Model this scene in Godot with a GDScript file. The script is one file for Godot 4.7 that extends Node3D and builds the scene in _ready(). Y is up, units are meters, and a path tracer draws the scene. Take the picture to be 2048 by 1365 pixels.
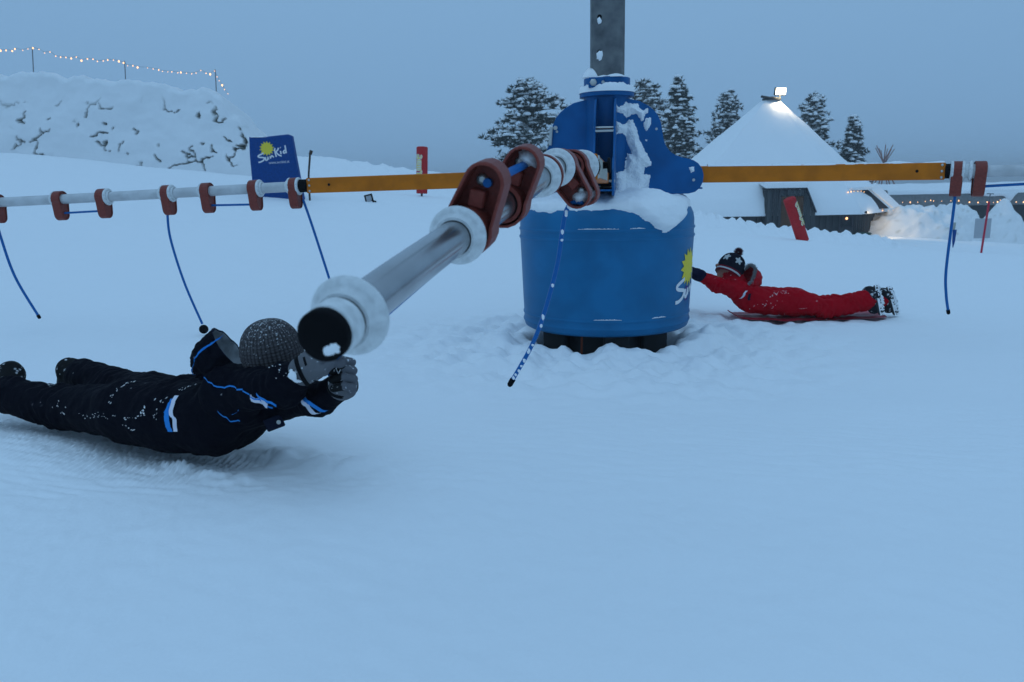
extends Node3D
# A snowy children's ski area at blue dusk: a drum carousel with four arms, two children lying in the snow, a cone-roofed hut behind.

const HUB := Vector3(0.614, 0, -5.15)
const TURN := -0.1563
var M := {}
var names := {}
var rng := RandomNumberGenerator.new()
var n_broad: FastNoiseLite
var n_mid: FastNoiseLite
var n_fine: FastNoiseLite
var n_lump: FastNoiseLite
var n_crack: FastNoiseLite


# ---------------------------------------------------------------- mesh building
class MB:
	var v := PackedVector3Array()
	var ix := PackedInt32Array()
	var c := PackedColorArray()
	var n := PackedVector3Array()
	func tri(a: Vector3, b: Vector3, d: Vector3) -> void:  # seen anticlockwise from outside
		var k := v.size()
		v.append(a); v.append(b); v.append(d)
		ix.append(k); ix.append(k + 2); ix.append(k + 1)
	func quad(a: Vector3, b: Vector3, d: Vector3, e: Vector3) -> void:
		var k := v.size()
		v.append(a); v.append(b); v.append(d); v.append(e)
		ix.append_array(PackedInt32Array([k, k + 2, k + 1, k, k + 3, k + 2]))
	func grid(nu: int, nv: int, f: Callable, wrap := false) -> void:
		var k := v.size()
		var w := nu if wrap else nu + 1
		for j in nv + 1:
			for i in w:
				v.append(f.call(float(i) / nu, float(j) / nv))
		for j in nv:
			for i in nu:
				var a := k + j * w + i
				var b := k + j * w + (i + 1) % w
				var d := b + w
				var e := a + w
				if v[a].z > 1e8 or v[b].z > 1e8 or v[d].z > 1e8 or v[e].z > 1e8: continue
				ix.append_array(PackedInt32Array([a, d, b, a, e, d]))
		for i in range(k, v.size()):
			if v[i].z > 1e8 and ix.size(): v[i] = v[ix[0]]
	func box(ctr: Vector3, size: Vector3, basis := Basis(), bev := 0.0) -> void:
		var h := size * 0.5
		if bev <= 0.0:
			var s := [Vector3(-1, -1, -1), Vector3(1, -1, -1), Vector3(1, 1, -1), Vector3(-1, 1, -1), Vector3(-1, -1, 1), Vector3(1, -1, 1), Vector3(1, 1, 1), Vector3(-1, 1, 1)]
			for q in [[4, 5, 6, 7], [1, 0, 3, 2], [5, 1, 2, 6], [0, 4, 7, 3], [7, 6, 2, 3], [0, 1, 5, 4]]:
				quad(ctr + basis * (s[q[0]] * h), ctr + basis * (s[q[1]] * h), ctr + basis * (s[q[2]] * h), ctr + basis * (s[q[3]] * h))
			return
		var inner := h - Vector3.ONE * bev
		var corner := func(sx: float, sy: float, sz: float, ax: int) -> Vector3:
			var p := Vector3(sx, sy, sz) * inner
			p[ax] = [sx, sy, sz][ax] * h[ax]
			return ctr + basis * p
		for ax in 3:
			var u := (ax + 1) % 3
			var w := (ax + 2) % 3
			for sg: float in [-1.0, 1.0]:
				var pts := []
				for uv in [[-1.0, -1.0], [1.0, -1.0], [1.0, 1.0], [-1.0, 1.0]]:
					var q := [0.0, 0.0, 0.0]
					q[ax] = sg; q[u] = uv[0]; q[w] = uv[1]
					pts.append(corner.call(q[0], q[1], q[2], ax))
				if sg > 0: quad(pts[0], pts[1], pts[2], pts[3])
				else: quad(pts[3], pts[2], pts[1], pts[0])
			for su: float in [-1.0, 1.0]:
				for sw: float in [-1.0, 1.0]:
					var q0 := [0.0, 0.0, 0.0]
					var q1 := [0.0, 0.0, 0.0]
					q0[ax] = -1.0; q0[u] = su; q0[w] = sw
					q1[ax] = 1.0; q1[u] = su; q1[w] = sw
					var a: Vector3 = corner.call(q0[0], q0[1], q0[2], u)
					var b: Vector3 = corner.call(q1[0], q1[1], q1[2], u)
					var d: Vector3 = corner.call(q1[0], q1[1], q1[2], w)
					var e: Vector3 = corner.call(q0[0], q0[1], q0[2], w)
					if su * sw > 0: quad(a, e, d, b)
					else: quad(a, b, d, e)
		for sx: float in [-1.0, 1.0]:
			for sy: float in [-1.0, 1.0]:
				for sz: float in [-1.0, 1.0]:
					var a: Vector3 = corner.call(sx, sy, sz, 0)
					var b: Vector3 = corner.call(sx, sy, sz, 1)
					var d: Vector3 = corner.call(sx, sy, sz, 2)
					if sx * sy * sz > 0: tri(a, b, d)
					else: tri(a, d, b)
	func tube(path: Array, radius, sides := 10, caps := true) -> void:
		var k := v.size()
		var t: Vector3 = (path[1] - path[0]).normalized()
		var e1 := t.cross(Vector3.UP if absf(t.y) < 0.9 else Vector3.RIGHT).normalized()
		var m := path.size()
		for i in m:
			var t2: Vector3 = (path[mini(i + 1, m - 1)] - path[maxi(i - 1, 0)]).normalized()
			e1 = (e1 - t2 * e1.dot(t2)).normalized()
			var e2 := t2.cross(e1)
			var r: float = radius[i] if radius is Array or radius is PackedFloat32Array else radius
			for s in sides:
				var a := TAU * s / sides
				v.append(path[i] + (e1 * cos(a) + e2 * sin(a)) * r)
		for i in m - 1:
			for s in sides:
				var a := k + i * sides + s
				var b := k + i * sides + (s + 1) % sides
				ix.append_array(PackedInt32Array([a, b + sides, b, a, a + sides, b + sides]))
		if caps:
			for end in 2:
				var kk := v.size()
				var row := 0 if end == 0 else (m - 1) * sides
				for s in sides: v.append(v[k + row + s])
				for s in range(1, sides - 1):
					if end == 0: ix.append_array(PackedInt32Array([kk, kk + s, kk + s + 1]))
					else: ix.append_array(PackedInt32Array([kk, kk + s + 1, kk + s]))
	func lathe(prof: Array, sides: int, xf := Transform3D(), sharp := 0.6) -> void:
		# prof: Vector2(r, y) from bottom to top; rows are doubled where the profile turns sharply
		var rows := []
		for i in prof.size():
			rows.append(prof[i])
			if i > 0 and i < prof.size() - 1:
				var a: Vector2 = (prof[i] - prof[i - 1]).normalized()
				var b: Vector2 = (prof[i + 1] - prof[i]).normalized()
				if a.dot(b) < sharp: rows.append(null)
		var k := v.size()
		var last := -1
		for i in rows.size():
			if rows[i] == null:
				for s in sides: v.append(v[last + s])
				last = v.size() - sides
				continue
			var start := v.size()
			for s in sides:
				var a := TAU * s / sides
				v.append(xf * Vector3(cos(a) * rows[i].x, rows[i].y, -sin(a) * rows[i].x))
			if last >= 0:
				for s in sides:
					var b := (s + 1) % sides
					ix.append_array(PackedInt32Array([last + s, start + b, last + b, last + s, start + s, start + b]))
			last = start
	func prism(poly: PackedVector2Array, z0: float, z1: float, xf := Transform3D(), bev := 0.0) -> void:
		var p := poly
		if Geometry2D.is_polygon_clockwise(p): p.reverse()
		var inn := p
		if bev > 0.0:
			inn = PackedVector2Array()
			var m := p.size()
			for i in m:
				var a := (p[i] - p[(i + m - 1) % m]).normalized()
				var b := (p[(i + 1) % m] - p[i]).normalized()
				var na := Vector2(-a.y, a.x)
				var nb := Vector2(-b.y, b.x)
				var s := (na + nb).normalized()
				inn.append(p[i] + s * bev / maxf(0.4, s.dot(na)))
		var t := Geometry2D.triangulate_polygon(inn)
		for i in range(0, t.size(), 3):
			var a := inn[t[i]]; var b := inn[t[i + 1]]; var d := inn[t[i + 2]]
			if (b - a).cross(d - a) < 0:
				var sw := b; b = d; d = sw
			tri(xf * Vector3(a.x, a.y, z1), xf * Vector3(b.x, b.y, z1), xf * Vector3(d.x, d.y, z1))
			tri(xf * Vector3(a.x, a.y, z0), xf * Vector3(d.x, d.y, z0), xf * Vector3(b.x, b.y, z0))
		for i in p.size():
			var j := (i + 1) % p.size()
			quad(xf * Vector3(p[i].x, p[i].y, z0 + bev), xf * Vector3(p[j].x, p[j].y, z0 + bev), xf * Vector3(p[j].x, p[j].y, z1 - bev), xf * Vector3(p[i].x, p[i].y, z1 - bev))
			if bev > 0.0:
				quad(xf * Vector3(p[i].x, p[i].y, z1 - bev), xf * Vector3(p[j].x, p[j].y, z1 - bev), xf * Vector3(inn[j].x, inn[j].y, z1), xf * Vector3(inn[i].x, inn[i].y, z1))
				quad(xf * Vector3(inn[i].x, inn[i].y, z0), xf * Vector3(inn[j].x, inn[j].y, z0), xf * Vector3(p[j].x, p[j].y, z0 + bev), xf * Vector3(p[i].x, p[i].y, z0 + bev))
	func ribbon(pts: Array, width: float, map: Callable) -> void:  # a painted stroke laid along 2D points
		var res := []
		for i in pts.size() - 1:
			var m := maxi(1, int(ceil((pts[i + 1] - pts[i]).length() / (width * 0.7))))
			for s in m: res.append(pts[i].lerp(pts[i + 1], float(s) / m))
		res.append(pts[pts.size() - 1])
		var k := v.size()
		for i in res.size():
			var t: Vector2 = (res[mini(i + 1, res.size() - 1)] - res[maxi(i - 1, 0)]).normalized()
			var nn := Vector2(-t.y, t.x) * width * 0.5
			v.append(map.call(res[i] + nn)); v.append(map.call(res[i] - nn))
		for i in res.size() - 1:
			var a := k + i * 2
			ix.append_array(PackedInt32Array([a, a + 1, a + 3, a, a + 3, a + 2]))
	func normals() -> void:
		n.resize(v.size())
		n.fill(Vector3.ZERO)
		for i in range(0, ix.size(), 3):
			var a := ix[i]; var b := ix[i + 1]; var d := ix[i + 2]
			var f := (v[d] - v[a]).cross(v[b] - v[a])
			n[a] += f; n[b] += f; n[d] += f
		for i in n.size():
			n[i] = n[i].normalized() if n[i].length_squared() > 1e-20 else Vector3.UP
	func commit(closed := false) -> ArrayMesh:
		if closed:
			var vol := 0.0
			for i in range(0, ix.size(), 3):
				vol += v[ix[i]].dot(v[ix[i + 2]].cross(v[ix[i + 1]]))
			if vol < 0.0:
				for i in range(0, ix.size(), 3):
					var t := ix[i + 1]; ix[i + 1] = ix[i + 2]; ix[i + 2] = t
		if n.size() != v.size(): normals()
		var arr := []
		arr.resize(Mesh.ARRAY_MAX)
		arr[Mesh.ARRAY_VERTEX] = v
		arr[Mesh.ARRAY_NORMAL] = n
		if c.size() == v.size(): arr[Mesh.ARRAY_COLOR] = c
		arr[Mesh.ARRAY_INDEX] = ix
		var am := ArrayMesh.new()
		am.add_surface_from_arrays(Mesh.PRIMITIVE_TRIANGLES, arr)
		return am


# a body as a smooth union of tapered capsules, meshed with surface nets
class Field:
	var pr := []
	var nz: FastNoiseLite
	var amp := 0.0
	var wr := []  # bunched cloth: [centre, direction, wavelength, amplitude, reach]
	func bend(p: Vector3) -> float:
		var s := nz.get_noise_3dv(p) * amp
		for q in wr:
			var l: Vector3 = p - q[0]
			var e: float = l.length_squared() / (q[4] * q[4])
			if e < 4.0: s += q[3] * sin(l.dot(q[1]) * TAU / q[2] + nz.get_noise_3dv(p * 0.7) * 7.0) * exp(-e)
		return s
	func add(a: Vector3, b: Vector3, ra: float, rb: float, k := 0.03, tag := 0) -> void:
		pr.append([a, b, ra, rb, k, tag])
	static func cap(p: Vector3, a: Vector3, b: Vector3, ra: float, rb: float) -> float:
		var ba := b - a
		var t := clampf((p - a).dot(ba) / maxf(ba.length_squared(), 1e-8), 0.0, 1.0)
		return (p - a - ba * t).length() - ra - (rb - ra) * t
	func d(p: Vector3) -> float:
		var f := 1e3
		for q in pr:
			var e := cap(p, q[0], q[1], q[2], q[3])
			var h: float = maxf(q[4] - absf(f - e), 0.0) / q[4]
			f = minf(f, e) - h * h * q[4] * 0.25
		if amp > 0.0: f += bend(p)
		return f
	func near_tag(p: Vector3) -> int:
		var best := 1e3
		var tag := 0
		for q in pr:
			var e := cap(p, q[0], q[1], q[2], q[3])
			if e < best:
				best = e; tag = q[5]
		return tag
	func onto(p: Vector3, lift: float) -> Vector3:  # the surface point nearest to p
		for it in 12:
			var f := d(p) - lift
			var e := 0.003
			var g := Vector3(d(p + Vector3(e, 0, 0)) - f - lift, d(p + Vector3(0, e, 0)) - f - lift, d(p + Vector3(0, 0, e)) - f - lift) / e
			p -= g * f * 0.8 / maxf(g.length_squared(), 0.4)
		return p
	func mesh(cell: float) -> MB:
		var lo := Vector3.ONE * 1e6
		var hi := -lo
		for q in pr:
			var r: float = maxf(q[2], q[3])
			for e in [q[0], q[1]]:
				lo = lo.min(e - Vector3.ONE * r); hi = hi.max(e + Vector3.ONE * r)
		lo -= Vector3.ONE * cell * 4; hi += Vector3.ONE * cell * 4
		var nx := int((hi.x - lo.x) / cell) + 1
		var ny := int((hi.y - lo.y) / cell) + 1
		var nn := int((hi.z - lo.z) / cell) + 1
		var dat := PackedFloat32Array()
		dat.resize(nx * ny * nn)
		dat.fill(1.0)
		for q in pr:
			var a: Vector3 = q[0]; var b: Vector3 = q[1]
			var ra: float = q[2]; var rb: float = q[3]; var k: float = q[4]
			var m := maxf(ra, rb) + cell * 2.5 + k
			var l := (a.min(b) - Vector3.ONE * m - lo) / cell
			var h := (a.max(b) + Vector3.ONE * m - lo) / cell
			var ba := b - a
			var il := 1.0 / maxf(ba.length_squared(), 1e-8)
			for z in range(maxi(0, int(l.z)), mini(nn, int(h.z) + 1)):
				for y in range(maxi(0, int(l.y)), mini(ny, int(h.y) + 1)):
					var row := (z * ny + y) * nx
					for x in range(maxi(0, int(l.x)), mini(nx, int(h.x) + 1)):
						var pa := lo + Vector3(x, y, z) * cell - a
						var t := clampf(pa.dot(ba) * il, 0.0, 1.0)
						var e := (pa - ba * t).length() - ra - (rb - ra) * t
						var f := dat[row + x]
						var w := k - absf(f - e)
						dat[row + x] = minf(f, e) - (w * w / k * 0.25 if w > 0.0 else 0.0)
		if amp > 0.0:
			for z in nn:
				for y in ny:
					var row := (z * ny + y) * nx
					for x in nx:
						if absf(dat[row + x]) < cell * 4.0:
							dat[row + x] += bend(lo + Vector3(x, y, z) * cell)
		var id := PackedInt32Array()
		id.resize(dat.size())
		id.fill(-1)
		var out := MB.new()
		var off := [0, 1, nx, nx + 1, nx * ny, nx * ny + 1, nx * ny + nx, nx * ny + nx + 1]
		var edges := [[0, 1], [2, 3], [4, 5], [6, 7], [0, 2], [1, 3], [4, 6], [5, 7], [0, 4], [1, 5], [2, 6], [3, 7]]
		var cor := []
		for i in 8: cor.append(Vector3(i & 1, (i >> 1) & 1, i >> 2))
		for z in nn - 1:
			for y in ny - 1:
				var row := (z * ny + y) * nx
				for x in nx - 1:
					var o := row + x
					if absf(dat[o]) > cell * 3.0: continue
					var neg := 0
					for i in 8:
						if dat[o + off[i]] < 0.0: neg += 1
					if neg == 0 or neg == 8: continue
					var s := Vector3.ZERO
					var m := 0
					for e in edges:
						var f0 := dat[o + off[e[0]]]
						var f1 := dat[o + off[e[1]]]
						if (f0 < 0.0) != (f1 < 0.0):
							s += cor[e[0]].lerp(cor[e[1]], f0 / (f0 - f1)); m += 1
					id[o] = out.v.size()
					out.v.append(lo + (Vector3(x, y, z) + s / m) * cell)
		var step := [1, nx, nx * ny]
		for z in range(1, nn - 1):
			for y in range(1, ny - 1):
				var row := (z * ny + y) * nx
				for x in range(1, nx - 1):
					var o := row + x
					if id[o] < 0: continue
					for ax in 3:
						var f0 := dat[o]
						var f1 := dat[o + step[ax]]
						if (f0 < 0.0) == (f1 < 0.0): continue
						var u: int = step[(ax + 1) % 3]
						var w: int = step[(ax + 2) % 3]
						var a := id[o]; var b := id[o - u]; var g := id[o - u - w]; var h := id[o - w]
						if a < 0 or b < 0 or g < 0 or h < 0: continue
						if f0 < 0.0: out.ix.append_array(PackedInt32Array([a, g, b, a, h, g]))
						else: out.ix.append_array(PackedInt32Array([a, b, g, a, g, h]))
		return out


# ---------------------------------------------------------------- helpers
func lin(r: float, g: float, b: float) -> Color:
	return Color(r, g, b).linear_to_srgb()

func noise(sd: int, freq: float, type := FastNoiseLite.TYPE_SIMPLEX_SMOOTH, oct := 3) -> FastNoiseLite:
	var n := FastNoiseLite.new()
	n.seed = sd; n.frequency = freq; n.noise_type = type
	n.fractal_type = FastNoiseLite.FRACTAL_FBM if oct > 1 else FastNoiseLite.FRACTAL_NONE
	n.fractal_octaves = oct
	return n

func ntex(sd: int, freq: float, size := 512, normal := 0.0, ramp = null, oct := 4, type := FastNoiseLite.TYPE_SIMPLEX_SMOOTH) -> NoiseTexture2D:
	var t := NoiseTexture2D.new()
	t.width = size; t.height = size; t.seamless = true
	t.noise = noise(sd, freq, type, oct)
	if normal > 0.0:
		t.as_normal_map = true; t.bump_strength = normal
	if ramp != null:
		var g := Gradient.new()
		g.offsets = PackedFloat32Array(ramp[0]); g.colors = PackedColorArray(ramp[1])
		t.color_ramp = g
	return t

func mat(called: String, col: Color, rough: float, metal := 0.0, nt: Texture2D = null, nscale := 1.0, tile := 1.0, at: Texture2D = null) -> StandardMaterial3D:
	var m := StandardMaterial3D.new()
	m.resource_name = called
	m.albedo_color = col; m.roughness = rough; m.metallic = metal
	m.metallic_specular = 0.3
	if nt:
		m.normal_enabled = true; m.normal_texture = nt; m.normal_scale = nscale
	if at: m.albedo_texture = at
	if nt or at:
		m.uv1_triplanar = true; m.uv1_scale = Vector3.ONE * tile
	M[called] = m
	return m

func vmat(called: String, rough: float, nt: Texture2D = null, nscale := 1.0, tile := 1.0) -> StandardMaterial3D:
	var m := mat(called, Color.WHITE, rough, 0.0, nt, nscale, tile)
	m.vertex_color_use_as_albedo = true
	return m

func glow(called: String, col: Color, energy: float) -> void:
	var m := mat(called, col, 0.5)
	m.emission_enabled = true; m.emission = col; m.emission_energy_multiplier = energy

func numbered(called: String) -> String:
	if not names.has(called):
		names[called] = 0
		return called
	names[called] += 1
	return "%s_%03d" % [called, names[called]]

func tag(o: Node, label: String, category: String, group := "") -> void:
	o.set_meta("label", label); o.set_meta("category", category)
	if group: o.set_meta("group", group)

func thing(called: String, label: String, category: String, at := Vector3.ZERO, turn := 0.0, group := "") -> Node3D:
	var o := Node3D.new()
	o.name = numbered(called)
	add_child(o)
	o.position = at; o.rotation.y = turn
	tag(o, label, category, group)
	return o

func node(called: String, parent: Node3D) -> Node3D:
	var o := Node3D.new()
	o.name = called
	parent.add_child(o, true)
	return o

func part(called: String, mesh: Mesh, m: Material, parent: Node3D, xf := Transform3D()) -> MeshInstance3D:
	var o := MeshInstance3D.new()
	o.name = called if parent != self else numbered(called)
	o.mesh = mesh
	o.material_override = m
	o.transform = xf
	parent.add_child(o, true)
	return o

func struct(called: String, mesh: Mesh, m: Material) -> MeshInstance3D:
	var o := part(called, mesh, m, self)
	o.set_meta("kind", "structure")
	return o

func sm(a: float, b: float, x: float) -> float:
	var t := clampf((x - a) / (b - a), 0.0, 1.0)
	return t * t * (3.0 - 2.0 * t)

func curve(pts: Array, steps := 6) -> Array:  # a smooth line through the points
	var out := []
	for i in pts.size() - 1:
		var p0 = pts[maxi(i - 1, 0)]; var p1 = pts[i]; var p2 = pts[i + 1]; var p3 = pts[mini(i + 2, pts.size() - 1)]
		for s in steps:
			out.append(p1.cubic_interpolate(p2, p0, p3, float(s) / steps))
	out.append(pts[pts.size() - 1])
	return out

func look(d: Vector3, up := Vector3.UP) -> Basis:  # y axis along d
	var y := d.normalized()
	var x := up.cross(y)
	if x.length() < 0.01: x = Vector3.RIGHT.cross(y)
	x = x.normalized()
	return Basis(x, y, x.cross(y))

func inside(poly: PackedVector2Array, p: Vector2) -> float:  # signed distance, positive inside
	var best := 1e6
	var m := poly.size()
	for i in m:
		best = minf(best, p.distance_to(Geometry2D.get_closest_point_to_segment(p, poly[i], poly[(i + 1) % m])))
	return best if Geometry2D.is_point_in_polygon(p, poly) else -best


# ---------------------------------------------------------------- the ground
func ground_base(x: float, z: float) -> float:
	var dd := -z
	var s := sm(6.0, 21.0, dd)
	var q: float
	if x < 0.0: q = 0.55 - 0.115 * maxf(x, -14.0)
	elif x < 8.0: q = 0.55 - 0.1375 * x
	else: q = -0.55 - 0.09 * (minf(x, 22.0) - 8.0)
	var y := s * q
	y -= 0.6 * sm(22.0, 26.0, dd) * sm(2.0, 6.0, x) * (1.0 - sm(12.0, 15.0, x))
	if dd > 60.0: y = lerpf(y, -3.0, sm(60.0, 130.0, dd))
	return y

func ground_y(x: float, z: float) -> float:
	var y := ground_base(x, z)
	y += n_broad.get_noise_2d(x, z) * 0.035
	if z > -13.0 and z < 0.5 and absf(x) < 8.0:
		y += n_mid.get_noise_2d(x, z) * 0.006 + n_fine.get_noise_2d(x * 0.35 + z * 0.9, (z - x * 0.3) * 3.0) * (0.0034 + 0.005 * sm(-3.6, -2.6, z))
		# churned snow and the hollow round the drum
		var dx := x - HUB.x
		var dz := z - HUB.z
		var r := sqrt(dx * dx + dz * dz)
		if r < 2.2:
			var lump := n_lump.get_noise_2d(x, z)
			y -= 0.16 * (1.0 - sm(0.40, 0.52, r + lump * 0.05))
			y += (0.03 + 0.075 * lump + 0.008 * n_fine.get_noise_2d(x * 1.6, z * 1.6)) * sm(0.42, 0.58, r) * (1.0 - sm(0.75, 1.9, r))
			y += 0.09 * exp(-(pow(dx + 0.02, 2) + pow(dz - 0.56, 2)) / 0.012) * (1.0 + 0.5 * n_fine.get_noise_2d(x * 4.0, z * 4.0))
			y += 0.07 * exp(-(pow(dx - 0.62, 2) + pow(dz - 0.25, 2)) / 0.04) + 0.06 * exp(-(pow(dx + 0.64, 2) + pow(dz - 0.1, 2)) / 0.03)
		# the furrow that the near child ploughs
		var bx := x + 1.15
		var bz := z + 3.05
		if absf(bx) < 1.9 and absf(bz) < 0.9:
			var along := bx * 0.914 + bz * 0.406
			var across := -bx * 0.406 + bz * 0.914
			var w := (1.0 - sm(0.25, 0.42, across)) * sm(-0.3, -0.05, across)
			y -= 0.035 * exp(-across * across / 0.025) * sm(-1.6, -0.9, along) * (1.0 - sm(0.1, 0.5, along))
			y += (0.022 + 0.05 * n_lump.get_noise_2d(x * 1.3, z * 1.3) + 0.012 * n_fine.get_noise_2d(x * 1.5, z * 1.5)) * exp(-pow((across + 0.09 - 0.1 * along) / 0.085, 2)) * sm(0.0, 0.2, along) * (1.0 - sm(0.45, 0.95, along))
			y += (0.018 + 0.03 * n_lump.get_noise_2d(x * 1.4 + 9.0, z * 1.4)) * exp(-pow((across - 0.2) / 0.07, 2)) * sm(-0.25, 0.0, along) * (1.0 - sm(0.15, 0.5, along))
			# comb marks of the groomer beside the legs
			var cw := sm(-1.5, -1.1, along) * (1.0 - sm(-0.05, 0.25, along)) * sm(-0.1, 0.04, across) * (1.0 - sm(0.18, 0.5, across))
			if cw > 0.0:
				y += cw * 0.011 * sin((x + n_mid.get_noise_2d(x * 2.0, z * 0.6) * 0.012 + z * 0.1) * TAU / 0.027) * (0.75 + 0.5 * n_lump.get_noise_2d(x, z * 0.4))
			y += 0.006 * w * n_fine.get_noise_2d(x * 2.5, z * 2.5)
		# scuffs under the far child
		var rx := x - 2.1
		var rz := z + 6.0
		if absf(rx) < 1.2 and absf(rz) < 0.8:
			y += 0.03 * n_lump.get_noise_2d(x * 1.5, z * 1.5) * exp(-rx * rx / 0.8 - rz * rz / 0.12)
	elif z < -12.0 and z > -60.0:
		y += n_mid.get_noise_2d(x * 0.35, z * 0.35) * 0.04
	return y

func axis(spans: Array) -> PackedFloat32Array:
	var out := PackedFloat32Array()
	for s in spans:
		var a: float = s[0]; var b: float = s[1]
		var m := maxi(1, int(round((b - a) / s[2])))
		for i in m: out.append(lerpf(a, b, float(i) / m))
	out.append(spans[spans.size() - 1][1])
	return out

func make_ground() -> void:
	var xs := axis([[-420, -120, 30], [-120, -40, 5], [-40, -20, 0.8], [-20, -8, 0.22], [-8, -3.5, 0.09], [-3.5, -2.35, 0.03], [-2.35, -0.95, 0.0075], [-0.95, 3.6, 0.024], [3.6, 8, 0.09], [8, 24, 0.22], [24, 44, 0.8], [44, 130, 5], [130, 420, 30]])
	var zs := axis([[-700, -160, 40], [-160, -60, 5], [-60, -42, 0.8], [-42, -14, 0.2], [-14, -8, 0.08], [-8, -3.5, 0.024], [-3.5, -2.6, 0.014], [-2.6, -1.2, 0.03], [-1.2, 2, 0.2], [2, 20, 3]])
	var nx := xs.size()
	var nz := zs.size()
	var mb := MB.new()
	mb.v.resize(nx * nz)
	mb.n.resize(nx * nz)
	for j in nz:
		for i in nx:
			mb.v[j * nx + i] = Vector3(xs[i], ground_y(xs[i], zs[j]), zs[j])
	for j in nz:
		var j0 := maxi(j - 1, 0) * nx
		var j1 := mini(j + 1, nz - 1) * nx
		for i in nx:
			var a := mb.v[j * nx + mini(i + 1, nx - 1)] - mb.v[j * nx + maxi(i - 1, 0)]
			var b := mb.v[j1 + i] - mb.v[j0 + i]
			mb.n[j * nx + i] = b.cross(a).normalized()
	mb.ix.resize((nx - 1) * (nz - 1) * 6)
	var k := 0
	for j in nz - 1:
		for i in nx - 1:
			var a := j * nx + i
			mb.ix[k] = a; mb.ix[k + 1] = a + 1; mb.ix[k + 2] = a + nx + 1
			mb.ix[k + 3] = a; mb.ix[k + 4] = a + nx + 1; mb.ix[k + 5] = a + nx
			k += 6
	struct("snow_ground", mb.commit(), M.snow)


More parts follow.
